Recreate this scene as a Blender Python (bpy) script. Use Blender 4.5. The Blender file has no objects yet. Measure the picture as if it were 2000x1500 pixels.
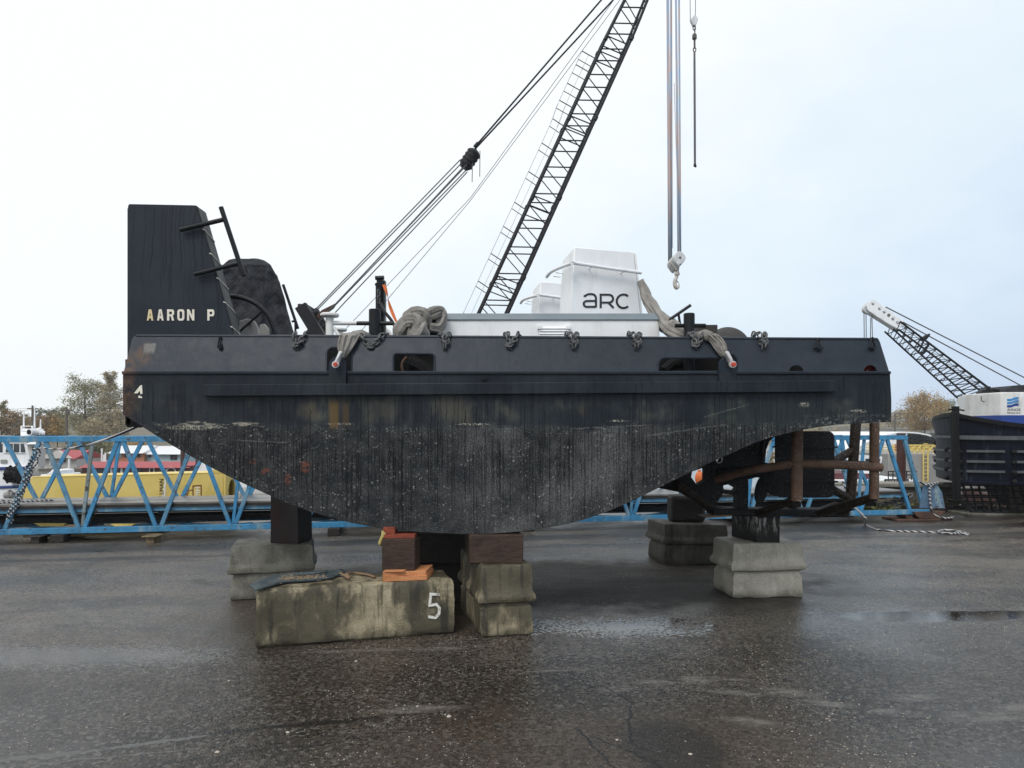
import bpy, bmesh, math, random
from mathutils import Vector, Matrix, noise as mnoise
from mathutils.geometry import tessellate_polygon
R = random.Random(7)
sc = bpy.context.scene
col = sc.collection
# ---- survey of the place: level camera 2 m above the yard, focal length in photograph pixels
F, YH, E = 1420.0, 840.0, 2.0
CAM = Vector((0, 0, E))
Z3 = Vector((0, 0, 1)); X3 = Vector((1, 0, 0)); Y3 = Vector((0, 1, 0))
def W(px, py, d): return Vector(((px-1000)*d/F, d, E+(YH-py)*d/F))
def G(px, py, z=0.0):
    d = F*(E-z)/(py-YH); return Vector(((px-1000)*d/F, d, z))
def ray(px, py): return Vector(((px-1000)/F, 1, (YH-py)/F))
def onplane(px, py, p0, n, off=0.0):
    r = ray(px, py); t = (p0-CAM).dot(n)/r.dot(n)
    return CAM + r*t + n*off
def zat(py, d): return E+(YH-py)*d/F
def xat(px, d): return (px-1000)*d/F

BASE = {}
class MB:
    def __init__(s): s.bm = bmesh.new()
    def v(s, p): return s.bm.verts.new(p)
    def face(s, pts):
        try: return s.bm.faces.new([s.v(p) for p in pts])
        except ValueError: return None
    def hexa(s, a):            # a: 4 bottom ccw + 4 top ccw
        vs = [s.v(p) for p in a]
        for f in ((3,2,1,0),(4,5,6,7),(0,1,5,4),(1,2,6,5),(2,3,7,6),(3,0,4,7)):
            s.bm.faces.new([vs[i] for i in f])
        return s
    def boxmm(s, lo, hi):
        x0,y0,z0 = lo; x1,y1,z1 = hi
        return s.hexa([(x0,y0,z0),(x1,y0,z0),(x1,y1,z0),(x0,y1,z0),(x0,y0,z1),(x1,y0,z1),(x1,y1,z1),(x0,y1,z1)])
    def box(s, c, size, rz=0.0, M=None):
        hx,hy,hz = size[0]/2,size[1]/2,size[2]/2
        m = (M or Matrix.Rotation(rz,3,'Z')); c = Vector(c)
        p = [(-hx,-hy,-hz),(hx,-hy,-hz),(hx,hy,-hz),(-hx,hy,-hz),(-hx,-hy,hz),(hx,-hy,hz),(hx,hy,hz),(-hx,hy,hz)]
        return s.hexa([c+m@Vector(q) for q in p])
    def beam(s, a, b, w, h, up=Z3):
        a, b = Vector(a), Vector(b); d = (b-a).normalized()
        side = d.cross(up)
        if side.length < 1e-4: side = d.cross(X3)
        side.normalize(); u = side.cross(d).normalized()
        S = side*w/2; U = u*h/2
        return s.hexa([a-S-U,a+S-U,b+S-U,b-S-U,a-S+U,a+S+U,b+S+U,b-S+U])
    def tube(s, pts, r, seg=8, closed=False, prof=None, caps=True):
        pts = [Vector(p) for p in pts]; n = len(pts)
        rs = r if isinstance(r,(list,tuple)) else [r]*n
        tang = []
        for i in range(n):
            a = pts[(i-1)%n] if (closed or i>0) else pts[i]
            b = pts[(i+1)%n] if (closed or i<n-1) else pts[i]
            t = (b-a); tang.append(t.normalized() if t.length>1e-9 else Z3)
        up = Z3 if abs(tang[0].z)<.9 else X3
        side = tang[0].cross(up).normalized()
        rings = []
        for i in range(n):
            t = tang[i]
            side = (side - t*side.dot(t))
            if side.length<1e-6: side = t.cross(X3 if abs(t.x)<.9 else Y3)
            side.normalize(); u = side.cross(t)
            ring = []
            for k in range(seg):
                th = 2*math.pi*k/seg
                rr = rs[i]*(prof(i/(n-1 or 1),th) if prof else 1)
                ring.append(s.v(pts[i]+side*math.cos(th)*rr+u*math.sin(th)*rr))
            rings.append(ring)
        m = n if closed else n-1
        for i in range(m):
            A,B = rings[i], rings[(i+1)%n]
            for k in range(seg):
                s.bm.faces.new((A[k],A[(k+1)%seg],B[(k+1)%seg],B[k]))
        if caps and not closed:
            s.bm.faces.new(rings[0]); s.bm.faces.new(list(reversed(rings[-1])))
        return s
    def cyl(s, a, b, r1, r2=None, seg=16): return s.tube([a,b],[r1, r1 if r2 is None else r2],seg)
    def ball(s, c, r, sub=2, sq=(1,1,1)):
        M = Matrix.Translation(Vector(c)) @ Matrix.Diagonal((r*sq[0],r*sq[1],r*sq[2],1))
        bmesh.ops.create_icosphere(s.bm, subdivisions=sub, radius=1, matrix=M); return s
    def plate(s, outer, holes, ff, fb):   # polygon with holes in (u,v); ff / fb map to front and back points
        loops = [outer]+list(holes)
        flat = [p for L in loops for p in L]
        tris = tessellate_polygon([[Vector((p[0],p[1],0)) for p in L] for L in loops])
        fv = [s.v(ff(*p)) for p in flat]; bv = [s.v(fb(*p)) for p in flat]
        for t in tris:
            try:
                s.bm.faces.new([fv[i] for i in t]); s.bm.faces.new([bv[i] for i in reversed(t)])
            except ValueError: pass
        k = 0
        for L in loops:
            n = len(L)
            for i in range(n):
                a,b = k+i, k+(i+1)%n
                try: s.bm.faces.new((fv[a],fv[b],bv[b],bv[a]))
                except ValueError: pass
            k += n
        return s
    def prism(s, poly, vec):   # 3-D planar polygon extruded by vec
        poly = [Vector(p) for p in poly]; vec = Vector(vec); n = len(poly)
        tris = tessellate_polygon([poly])
        a = [s.v(p) for p in poly]; b = [s.v(p+vec) for p in poly]
        if n<=4: s.bm.faces.new(a); s.bm.faces.new(list(reversed(b)))
        else:
            for t in tris:
                s.bm.faces.new([a[i] for i in t]); s.bm.faces.new([b[i] for i in reversed(t)])
        for i in range(n): s.bm.faces.new((a[i],a[(i+1)%n],b[(i+1)%n],b[i]))
        return s
    def link(s, c, t, nrm, L=.06, w=.04, r=.008, seg=6):
        t = Vector(t).normalized(); nrm = Vector(nrm); nrm = (nrm-t*nrm.dot(t)).normalized()
        pts = []; h = (L-w)/2
        for k in range(12):
            th = 2*math.pi*k/12; x = math.cos(th)*w/2; y = math.sin(th)*w/2
            pts.append(Vector(c)+t*(y+(h if y>1e-6 else -h if y<-1e-6 else 0))+nrm*x)
        return s.tube(pts, r, seg, closed=True)
    def chain(s, path, L=.06, w=.04, r=.008, tw=0.0):
        path = [Vector(p) for p in path]; step = L-2.2*r; acc = 0; i = 0; k = 0
        d = [(path[j+1]-path[j]) for j in range(len(path)-1)]
        tot = sum(x.length for x in d); pos = step/2
        while pos < tot:
            q = pos; j = 0
            while q > d[j].length and j < len(d)-1: q -= d[j].length; j += 1
            c = path[j]+d[j].normalized()*q; t = d[j].normalized()
            a = t.orthogonal().normalized(); rot = Matrix.Rotation(tw+(math.pi/2)*(k%2)+R.uniform(-.25,.25),3,t)
            s.link(c, t, rot@a, L, w, r); pos += step; k += 1
        return s
    def jitter(s, amt, sc_=8.0, seed=0.0):
        for v in s.bm.verts:
            q = v.co*sc_+Vector((seed,seed*1.7,-seed))
            v.co += Vector(mnoise.noise_vector(q))*amt
        return s
    def build_each(s, name, mat, parent=None, **k):   # every separate piece becomes a mesh of its own
        bm = s.bm; bm.verts.ensure_lookup_table(); seen = set(); out = []
        for v0 in bm.verts:
            if v0 in seen: continue
            st = [v0]; seen.add(v0); comp = []
            while st:
                v = st.pop(); comp.append(v)
                for e in v.link_edges:
                    w = e.other_vert(v)
                    if w not in seen: seen.add(w); st.append(w)
            cs = set(comp); q = MB(); mp = {v: q.v(v.co) for v in comp}
            for f in {f for v in comp for f in v.link_faces}: q.bm.faces.new([mp[v] for v in f.verts])
            out.append(q.build(name, mat, parent, **k))
        bm.free(); return out
    def build(s, name, mat, parent=None, label=None, cat=None, group=None, kind=None, origin=None, smooth=True, bevel=0, seg=2, ang=.6):
        bm = s.bm
        bmesh.ops.recalc_face_normals(bm, faces=bm.faces[:])
        if parent is not None: base = BASE[parent.name]
        elif origin is not None: base = Vector(origin)
        else:
            xs=[v.co.x for v in bm.verts]; ys=[v.co.y for v in bm.verts]; zs=[v.co.z for v in bm.verts]
            base = Vector(((min(xs)+max(xs))/2,(min(ys)+max(ys))/2,min(zs)))
        for v in bm.verts: v.co -= base
        if smooth:
            for f in bm.faces: f.smooth = True
            for e in bm.edges:
                e.smooth = len(e.link_faces)==2 and e.calc_face_angle(4) < ang
        me = bpy.data.meshes.new(name); bm.to_mesh(me); bm.free()
        me.materials.append(mat)
        o = bpy.data.objects.new(name, me); col.objects.link(o)
        if parent is not None: o.parent = parent
        else: o.location = base
        BASE[o.name] = base
        if bevel:
            m = o.modifiers.new('bevel','BEVEL'); m.width = bevel; m.segments = seg; m.limit_method='ANGLE'; m.angle_limit = .6
        tag(o, label, cat, group, kind)
        return o
def tag(o, label=None, cat=None, group=None, kind=None):
    if label: o['label'] = label
    if cat: o['category'] = cat
    if group: o['group'] = group
    if kind: o['kind'] = kind
    return o
def thing(name, label, cat, loc, group=None):
    o = bpy.data.objects.new(name, None); col.objects.link(o); o.location = Vector(loc)
    o.empty_display_size = .2
    BASE[o.name] = Vector(loc); return tag(o, label, cat, group)
def children_of(o): return [c for c in bpy.data.objects if c.parent == o]
def copy_tree(o, parent=None, loc=None, label=None):
    c = o.copy(); col.objects.link(c); c.parent = parent
    BASE[c.name] = BASE[o.name]
    if loc is not None: c.location = loc
    if label: c['label'] = label
    for ch in children_of(o): copy_tree(ch, c)
    return c
def text_bm(mb, s, size, fn, th=.004, align='LEFT'):
    cu = bpy.data.curves.new('lettering','FONT'); cu.body = s; cu.size = size; cu.extrude = th; cu.align_x = align
    cu.resolution_u = 3
    o = bpy.data.objects.new('lettering', cu); col.objects.link(o)
    dg = bpy.context.evaluated_depsgraph_get(); me = bpy.data.meshes.new_from_object(o.evaluated_get(dg))
    bpy.data.objects.remove(o); bpy.data.curves.remove(cu)
    t = bmesh.new(); t.from_mesh(me); bpy.data.meshes.remove(me)
    m = {v: mb.v(fn(v.co)) for v in t.verts}
    for f in t.faces:
        try: mb.bm.faces.new([m[v] for v in f.verts])
        except ValueError: pass
    t.free(); return mb
def arc(cx, cy, r, a0, a1, n=8, ry=None):
    return [(cx+r*math.cos(math.radians(a0+(a1-a0)*i/n)), cy+(ry or r)*math.sin(math.radians(a0+(a1-a0)*i/n))) for i in range(n+1)]
def rrect(x0, y0, x1, y1, r, n=4):
    return arc(x1-r,y0+r,r,-90,0,n)+arc(x1-r,y1-r,r,0,90,n)+arc(x0+r,y1-r,r,90,180,n)+arc(x0+r,y0+r,r,180,270,n)
def ribbon(pts, w, closed=False):   # 2-D stroke outline quads with mitred joints
    n = len(pts); out = []
    P = [Vector((p[0],p[1])) for p in pts]
    L, Rr = [], []
    for i in range(n):
        a = P[(i-1)%n] if (closed or i) else None; b = P[(i+1)%n] if (closed or i<n-1) else None
        d1 = (P[i]-a).normalized() if a is not None else (b-P[i]).normalized()
        d2 = (b-P[i]).normalized() if b is not None else d1
        t = (d1+d2); t = t.normalized() if t.length>1e-6 else d1
        nn = Vector((-t.y,t.x)); k = 1/max(.5,nn.dot(Vector((-d1.y,d1.x))))
        L.append(P[i]+nn*w/2*k); Rr.append(P[i]-nn*w/2*k)
    m = n if closed else n-1
    for i in range(m):
        j = (i+1)%n; out.append((L[i],L[j],Rr[j],Rr[i]))
    return out
def strokes(mb, lines, w, fn, th=.004):  # each stroke sits a hair proud of the one before; fn(u,v,off)
    for k,(pts,closed) in enumerate(lines):
        o = th+.0006*k
        for q in ribbon(pts,w,closed):
            a = [fn(p.x,p.y,o) for p in q]; b = [fn(p.x,p.y,0) for p in q]
            mb.hexa(b+a)
    return mb
def smoothpath(pts, n=6):
    P = [Vector(p) for p in pts]; out = []
    for i in range(len(P)-1):
        p0 = P[max(i-1,0)]; p1 = P[i]; p2 = P[i+1]; p3 = P[min(i+2,len(P)-1)]
        for k in range(n):
            t = k/n
            out.append(.5*((2*p1)+(p2-p0)*t+(2*p0-5*p1+4*p2-p3)*t*t+(3*p1-p0-3*p2+p3)*t**3))
    out.append(P[-1]); return out
def sag(a, b, s, n=12):
    a,b = Vector(a),Vector(b)
    return [a.lerp(b,i/n)-Z3*(s*4*(i/n)*(1-i/n)) for i in range(n+1)]
# ---- procedural materials
class N:
    def __init__(s, name):
        s.m = bpy.data.materials.new(name); s.m.use_nodes = True; s.t = s.m.node_tree
        s.b = s.t.nodes['Principled BSDF']; s._p = None
    def n(s, typ, **kw):
        x = s.t.nodes.new(typ)
        for k,v in kw.items(): setattr(x,k,v)
        return x
    def put(s, sock, x):
        if x is None: return
        if isinstance(x,(int,float)): sock.default_value = x
        elif isinstance(x,(tuple,list)):
            sock.default_value = tuple(x)+((1,) if len(sock.default_value)==4 and len(x)==3 else ())
        else: s.t.links.new(x, sock)
    def pos(s):
        if s._p is None: s._p = s.n('ShaderNodeNewGeometry').outputs['Position']
        return s._p
    def obj(s): return s.n('ShaderNodeTexCoord').outputs['Object']
    def vm(s, op, a, b):
        x = s.n('ShaderNodeVectorMath', operation=op); s.put(x.inputs[0],a); s.put(x.inputs[1],b); return x.outputs[0]
    def sep(s, v=None):
        x = s.n('ShaderNodeSeparateXYZ'); s.put(x.inputs[0], v or s.pos()); return x.outputs
    def comb(s, a, b, c=0.0):
        x = s.n('ShaderNodeCombineXYZ'); s.put(x.inputs[0],a); s.put(x.inputs[1],b); s.put(x.inputs[2],c); return x.outputs[0]
    def ma(s, op, a, b=None, c=None, clamp=False):
        x = s.n('ShaderNodeMath', operation=op, use_clamp=clamp); s.put(x.inputs[0],a); s.put(x.inputs[1],b)
        if c is not None: s.put(x.inputs[2],c)
        return x.outputs[0]
    def noise(s, scale=5.0, detail=4.0, rough=.55, vec=None, scl=None, dist=0.0, colour=False):
        v = vec or s.pos()
        if scl: v = s.vm('MULTIPLY', v, scl)
        x = s.n('ShaderNodeTexNoise'); s.put(x.inputs['Vector'], v); x.inputs['Scale'].default_value = scale
        x.inputs['Detail'].default_value = detail; x.inputs['Roughness'].default_value = rough; x.inputs['Distortion'].default_value = dist
        return x.outputs['Color' if colour else 'Fac']
    def voro(s, scale=5.0, vec=None, feature='F1', out='Distance', rand=1.0, dim='3D', w=None):
        x = s.n('ShaderNodeTexVoronoi', feature=feature, voronoi_dimensions=dim)
        if dim=='1D': s.put(x.inputs['W'], w)
        else: s.put(x.inputs['Vector'], vec or s.pos())
        x.inputs['Scale'].default_value = scale; x.inputs['Randomness'].default_value = rand
        return x.outputs[out]
    def sm(s, x, a, b, lo=0.0, hi=1.0):
        m = s.n('ShaderNodeMapRange', interpolation_type='SMOOTHSTEP')
        s.put(m.inputs[0],x); s.put(m.inputs[1],a); s.put(m.inputs[2],b); s.put(m.inputs[3],lo); s.put(m.inputs[4],hi)
        return m.outputs[0]
    def mix(s, f, a, b, mode='MIX'):
        a = (a,a,a) if isinstance(a,(int,float)) else a; b = (b,b,b) if isinstance(b,(int,float)) else b
        x = s.n('ShaderNodeMix', data_type='RGBA', blend_type=mode)
        s.put(x.inputs[0],f); s.put(x.inputs[6],a); s.put(x.inputs[7],b); return x.outputs[2]
    def mul(s,*a):
        r = a[0]
        for b in a[1:]: r = s.ma('MULTIPLY', r, b)
        return r
    def mx(s,*a):
        r = a[0]
        for b in a[1:]: r = s.ma('MAXIMUM', r, b)
        return r
    def blob(s, u, v, cu, cv, ru, rv, nz=None, k=1.0, soft=.35):
        a = s.ma('MULTIPLY', s.ma('SUBTRACT', u, cu), 1/ru); b = s.ma('MULTIPLY', s.ma('SUBTRACT', v, cv), 1/rv)
        d = s.ma('SQRT', s.ma('ADD', s.ma('MULTIPLY',a,a), s.ma('MULTIPLY',b,b)))
        if nz is not None: d = s.ma('MULTIPLY_ADD', s.ma('SUBTRACT', nz, .5), 2*k, d)
        return s.sm(d, 1-soft, 1+soft, 1.0, 0.0)
    def bump(s, h, strength=.3, dist=.01, nrm=None):
        x = s.n('ShaderNodeBump'); x.inputs['Strength'].default_value = strength; x.inputs['Distance'].default_value = dist
        s.put(x.inputs['Height'], h)
        if nrm is not None: s.put(x.inputs['Normal'], nrm)
        return x.outputs[0]
    def out(s, c=None, rough=None, metal=None, nrm=None, spec=None, **kw):
        i = s.b.inputs
        s.put(i['Base Color'],c); s.put(i['Roughness'],rough); s.put(i['Metallic'],metal); s.put(i['Specular IOR Level'],spec)
        if nrm is not None: s.put(i['Normal'],nrm)
        for k,v in kw.items(): s.put(i[k],v)
        return s.m
def paint(name, c, rough=.45, var=.25, grime=(.06,.05,.04), ga=.25, scale=3.0, bump=.15, metal=0.0, spec=.5, fine=60.0):
    m = N(name)
    a = m.noise(scale,5,.6); b = m.noise(scale*1.7,6,.65, scl=(1,1,.35))
    dk = tuple(x*(1-var) for x in c); lt = tuple(min(1,x*(1+var*.5)) for x in c)
    k = m.mix(m.sm(a,.3,.7), dk, lt)
    k = m.mix(m.ma('MULTIPLY', m.sm(b,.5,.75), ga), k, grime)
    f = m.noise(fine,3,.6)
    return m.out(k, m.sm(b,.2,.8,rough*.8,min(1,rough*1.25)), metal, m.bump(m.ma('ADD',f,m.ma('MULTIPLY',a,2.0)),bump,.004), spec)
def plain(name, c, rough=.6, metal=0.0, var=.15):
    m = N(name); a = m.noise(9,3); d = tuple(x*(1-var) for x in c); l = tuple(min(1,x*(1+var)) for x in c)
    return m.out(m.mix(a,d,l), rough, metal)
def concrete(name, lt, dk, green=0.3, wet=0.3):
    m = N(name); o = m.pos(); z = m.sep()[2]
    a = m.noise(4,8,.65); b = m.noise(1.7,5,.6, scl=(1,1,.6)); s = m.noise(14,4,.6, scl=(1,1,.12)); f = m.noise(90,4,.7)
    k = m.mix(m.sm(a,.3,.72), dk, lt)
    k = m.mix(m.ma('MULTIPLY', m.sm(f,.55,.75), .5), k, tuple(x*.55 for x in dk))
    k = m.mix(m.ma('MULTIPLY', m.sm(m.noise(45,5,.75),.56,.66),.6), k, tuple(x*.5 for x in dk))
    k = m.mix(m.ma('MULTIPLY', m.sm(m.voro(55),.22,.1),.45), k, tuple(x*.35 for x in dk))
    k = m.mix(m.ma('MULTIPLY', m.sm(m.noise(70,3,.6),.58,.70),.6), k, tuple(min(1,x*1.5) for x in lt))
    k = m.mix(m.ma('MULTIPLY', m.sm(b,.46,.56), green), k, (.030,.027,.016))
    k = m.mix(m.ma('MULTIPLY', m.sm(s,.5,.68), wet), k, (.02,.019,.014))
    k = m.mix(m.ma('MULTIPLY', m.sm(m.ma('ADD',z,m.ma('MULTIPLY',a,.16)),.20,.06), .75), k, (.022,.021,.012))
    pits = m.sm(m.voro(26),.0,.18)
    return m.out(k, m.sm(b,.3,.7,.9,.5), 0.0, m.bump(m.ma('ADD',m.ma('MULTIPLY',f,.8),m.ma('ADD',m.ma('MULTIPLY',a,2),m.ma('MULTIPLY',pits,.6))),.7,.012), .4)
def wood(name, lt, dk, scl=(1,6,6), rough=.75):
    m = N(name); g = m.noise(7,6,.7,scl=scl,dist=.4); a = m.noise(2.5,4)
    k = m.mix(m.sm(g,.3,.7), dk, lt); k = m.mix(m.ma('MULTIPLY',m.sm(a,.5,.7),.45), k, tuple(x*.4 for x in dk))
    return m.out(k, rough, 0.0, m.bump(g,.5,.006), .35)

# hull of the tug: photo-pixel units on the plane of its near side serve as survey coordinates (u,v in hundreds)
DH = 7.2
def hull_mat():
    m = N('tug_hull_paint'); X,Y,Zc = m.sep()
    k = F/DH/100
    u = m.ma('MULTIPLY_ADD', X, k, 10.0); v = m.ma('MULTIPLY_ADD', m.ma('SUBTRACT', Zc, E), -k, 8.4)
    uv = m.comb(u,v,0.0)
    big = m.noise(.9,5,.6,vec=uv); med = m.noise(3.5,6,.65,vec=uv); fin = m.noise(30,4,.65,vec=uv); vfin = m.noise(90,3,.6,vec=uv)
    stk = m.noise(5,5,.6,vec=uv,scl=(2.2,.22,1)); stk2 = m.noise(9,4,.6,vec=uv,scl=(2.6,.16,1))
    up = (.012,.018,.028)
    base = m.mix(m.sm(med,.3,.7), up, (.018,.0255,.037))
    mid = m.mix(m.sm(m.ma('ADD',m.ma('MULTIPLY',stk,.4),m.ma('MULTIPLY',big,.6)),.35,.65), (.0065,.0098,.0155), (.020,.026,.033))
    edge = m.ma('MULTIPLY_ADD', m.ma('SUBTRACT',med,.5), .15, 0.0)
    tm = m.sm(m.ma('ADD',v,m.ma('MULTIPLY',edge,.15)), 7.27, 7.30)
    c = m.mix(tm, base, mid)
    # pale smudges and olive grime under the rubbing strip
    sm1 = m.mul(m.sm(v,7.7,7.85), m.sm(v,8.35,8.1), m.sm(m.noise(1.5,4,.6,vec=uv,scl=(1.0,.6,1)),.5,.72), m.sm(u,3.4,4.6))
    c = m.mix(m.ma('MULTIPLY',sm1,.75), c, (.085,.085,.070))
    sm2 = m.mul(m.sm(v,7.75,7.9), m.sm(v,8.3,8.0), m.sm(m.noise(1.1,3,.5,vec=m.vm('ADD',uv,(7.3,2.1,0)),scl=(1.2,.7,1)),.55,.75))
    c = m.mix(m.ma('MULTIPLY',sm2,.65), c, (.095,.078,.05))
    sm3 = m.mul(m.sm(v,7.68,7.78), m.sm(v,8.36,8.2), m.sm(u,6.3,6.6), m.sm(u,9.8,9.3), m.sm(m.noise(1.6,3,.55,vec=m.vm('ADD',uv,(1.3,4.1,0)),scl=(1.3,.5,1)),.46,.66))
    c = m.mix(m.ma('MULTIPLY',sm3,.6), c, (.085,.083,.068))
    # antifouling below the waterline: mottled grey, shell speckle
    wl = m.ma('ADD', v, m.ma('ADD', m.ma('MULTIPLY', m.ma('SUBTRACT',med,.5), .34), m.ma('ADD', m.ma('MULTIPLY', m.ma('SUBTRACT',fin,.5), .12), m.ma('MULTIPLY', m.ma('SUBTRACT',m.noise(.9,3,.5,vec=m.vm('ADD',uv,(2.2,9.1,0))),.5), .30))))
    wln = m.ma('ADD', 8.33, m.mul(m.sm(u,13.0,15.5), -.02))
    lowm = m.sm(wl, m.ma('SUBTRACT',wln,.07), m.ma('ADD',wln,.07))
    low = m.mix(m.sm(med,.35,.7), (.009,.0115,.015), (.046,.049,.051))
    grey = m.mul(m.sm(m.noise(.8,4,.6,vec=uv),.40,.62), m.sm(u,8.2,9.8), m.sm(u,14.0,11.5))
    low = m.mix(m.ma('MULTIPLY',grey,m.sm(fin,.3,.6,.5,1.0)), low, (.092,.094,.096))
    low = m.mix(m.ma('MULTIPLY',m.sm(vfin,.5,.66),.55), low, (.12,.12,.117)); low = m.mix(m.ma('MULTIPLY',m.sm(fin,.5,.36),.6), low, (.007,.0075,.009)); low = m.mix(m.ma('MULTIPLY',m.sm(stk2,.55,.7),.5), low, (.008,.009,.011))
    c = m.mix(lowm, c, low)
    low = m.mix(1.0, low, m.mix(m.sm(m.noise(.75,3,.6,vec=m.vm('ADD',uv,(4.2,1.7,0)),scl=(1,.8,1)),.36,.64),(.45,.48,.5),(1.7,1.65,1.6)), 'MULTIPLY')
    spc = m.n('ShaderNodeSeparateColor'); m.put(spc.inputs[0], m.voro(17,vec=uv,out='Color'))
    sp = m.sm(m.voro(17,vec=m.vm('ADD',uv,m.vm('MULTIPLY',m.noise(20,2,.5,vec=uv,colour=True),(.05,.05,0)))),.36,.16)
    sp = m.ma('MULTIPLY', sp, m.sm(spc.outputs[0],.60,.75))
    spr = m.sm(m.noise(2.3,4,.6,vec=uv),.42,.62)
    c = m.mix(m.mul(sp,lowm,m.ma('MULTIPLY_ADD',spr,.7,.10)), c, (.30,.30,.285))
    spc2 = m.n('ShaderNodeSeparateColor'); m.put(spc2.inputs[0], m.voro(34,vec=uv,out='Color'))
    sp2 = m.ma('MULTIPLY', m.sm(m.voro(34,vec=uv),.45,.2), m.sm(spc2.outputs[0],.60,.8))
    c = m.mix(m.mul(sp2,lowm,m.sm(m.noise(4,3,.6,vec=uv),.42,.62),.7), c, (.24,.24,.23))
    # vertical drip lines
    for sc_,amp,seed,wd,st in ((4.0,.05,0.0,.030,.9),(9.0,.036,3.7,.062,.95),(17.0,.024,8.1,.095,.88),(26.0,.02,5.5,.10,.5)):
        wob = m.ma('MULTIPLY_ADD', m.noise(9,3,.65,vec=m.vm('ADD',uv,(seed,seed,0)),scl=(.6,1.0,1)), amp*2, u)
        w = m.ma('ADD',wob,seed)
        dd = m.voro(sc_,dim='1D',w=w); cc = m.voro(sc_,dim='1D',w=w,out='Color')
        x = m.n('ShaderNodeSeparateColor'); m.put(x.inputs[0],cc)
        top = m.ma('MULTIPLY_ADD', x.outputs[0], 1.6, 7.28); bot = m.ma('ADD', top, m.ma('MULTIPLY_ADD', x.outputs[1], 2.6, .5))
        ln = m.mul(m.sm(dd, wd*1.9, wd*.6), m.sm(v,top,m.ma('ADD',top,.06)), m.sm(v,bot,m.ma('SUBTRACT',bot,.25)), m.sm(m.noise(1.6,4,.6,vec=m.vm('ADD',uv,(seed*3,seed,0)),scl=(1.2,.5,1)),.38,.60))
        c = m.mix(m.ma('MULTIPLY',ln,st), c, (.0022,.0026,.0032))
    # faint drips on the upper strake
    dd = m.voro(14,dim='1D',w=m.ma('MULTIPLY_ADD',fin,.03,u))
    c = m.mix(m.mul(m.sm(dd,.12,.03), m.sm(v,7.28,7.2), m.sm(m.noise(1.3,3,.6,vec=uv,scl=(1,.3,1)),.5,.7), .4), c, (.008,.010,.014))
    # scraped paint along the waterline forward, rust on the stem, odd patches
    scr = m.mul(m.sm(m.noise(7,8,.8,vec=uv,scl=(.35,1.6,1),dist=.6),.50,.60), m.blob(u,v,4.25,8.29,.95,.06,med,1.0))
    c = m.mix(m.ma('MULTIPLY',scr,.85), c, (.42,.39,.31))
    for cu,cv,ru,rv in ((3.75,8.35,.45,.045),(6.65,8.28,.25,.02),(9.25,8.285,.3,.02),(12.1,8.22,.2,.02),(15.7,7.9,.10,.05),(16.75,8.03,.15,.035)):
        q = m.mul(m.blob(u,v,cu,cv,ru,rv,med,.6), m.sm(fin,.45,.6)); c = m.mix(m.ma('MULTIPLY',q,.8), c, (.40,.38,.31))
    # long pale scrapes
    for cu,cv,sl,ln_ in ((13.4,8.40,-.14,1.0),(11.9,8.34,-.05,.9),(14.2,8.02,-.28,.5),(5.1,8.62,.05,.6)):
        dv = m.ma('SUBTRACT', v, m.ma('MULTIPLY_ADD', m.ma('SUBTRACT',u,cu), sl, m.ma('MULTIPLY_ADD',med,.06,cv-.03)))
        q = m.mul(m.sm(m.ma('ABSOLUTE',dv),.022,.004), m.sm(m.ma('ABSOLUTE',m.ma('SUBTRACT',u,cu)),ln_,ln_*.7), m.sm(fin,.4,.6))
        c = m.mix(m.ma('MULTIPLY',q,.5), c, (.2,.2,.19))
    rus = m.mx(m.mul(m.sm(m.ma('MULTIPLY_ADD',med,.35,u),2.92,2.72), m.sm(v,6.75,6.95), m.sm(v,8.35,8.0)), m.blob(u,v,2.72,6.88,.15,.22,med,.8))
    c = m.mix(m.ma('MULTIPLY',rus,m.sm(m.noise(6,5,.7,vec=uv),.35,.6)), c, m.mix(med,(.035,.016,.010),(.115,.075,.055)))
    gr = m.mul(m.sm(u,2.66,2.70),m.sm(u,2.93,2.89),m.sm(m.ma('MULTIPLY_ADD',med,.12,v),6.72,6.76),m.sm(m.ma('MULTIPLY_ADD',med,.3,v),7.08,6.95))
    c = m.mix(m.ma('MULTIPLY',gr,m.sm(fin,.3,.6,.4,.85)), c, (.15,.15,.145))
    for cu,cv,ru,rv in ((5.96,9.10,.10,.13),(5.62,9.36,.07,.10),(4.95,9.02,.07,.05),(5.2,9.2,.12,.07)):
        q = m.mul(m.blob(u,v,cu,cv,ru,rv,med,.8), m.sm(m.noise(9,7,.75,vec=uv),.46,.56)); c = m.mix(m.ma('MULTIPLY',q,.65), c, (.16,.055,.035))
    yst = m.mul(m.sm(m.ma('ABSOLUTE',m.ma('SUBTRACT',m.ma('MULTIPLY_ADD',med,.05,u),6.545)),.13,.05), m.sm(v,7.74,7.9), m.sm(v,8.42,8.3))
    c = m.mix(m.ma('MULTIPLY',yst,.75), c, (.12,.075,.026))
    yst2 = m.mul(m.sm(m.ma('ABSOLUTE',m.ma('SUBTRACT',m.ma('MULTIPLY_ADD',med,.06,u),6.78)),.1,.03), m.sm(v,7.74,8.0), m.sm(v,8.38,8.2))
    c = m.mix(m.ma('MULTIPLY',yst2,.45), c, (.10,.062,.02))
    gn = m.mul(m.blob(u,v,15.1,8.1,1.1,.25,med,.8), .25); c = m.mix(gn, c, (.02,.035,.028))
    ends = m.mul(m.sm(u,17.15,17.4), m.sm(v,7.6,8.0), m.sm(fin,.5,.6)); c = m.mix(m.ma('MULTIPLY',ends,.4), c, (.10,.095,.06))
    botm = m.mul(m.sm(v,8.05,8.22), m.sm(u,15.3,16.2), m.sm(m.noise(14,4,.7,vec=uv),.5,.62)); c = m.mix(m.ma('MULTIPLY',botm,.5), c, (.26,.26,.24))
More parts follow.
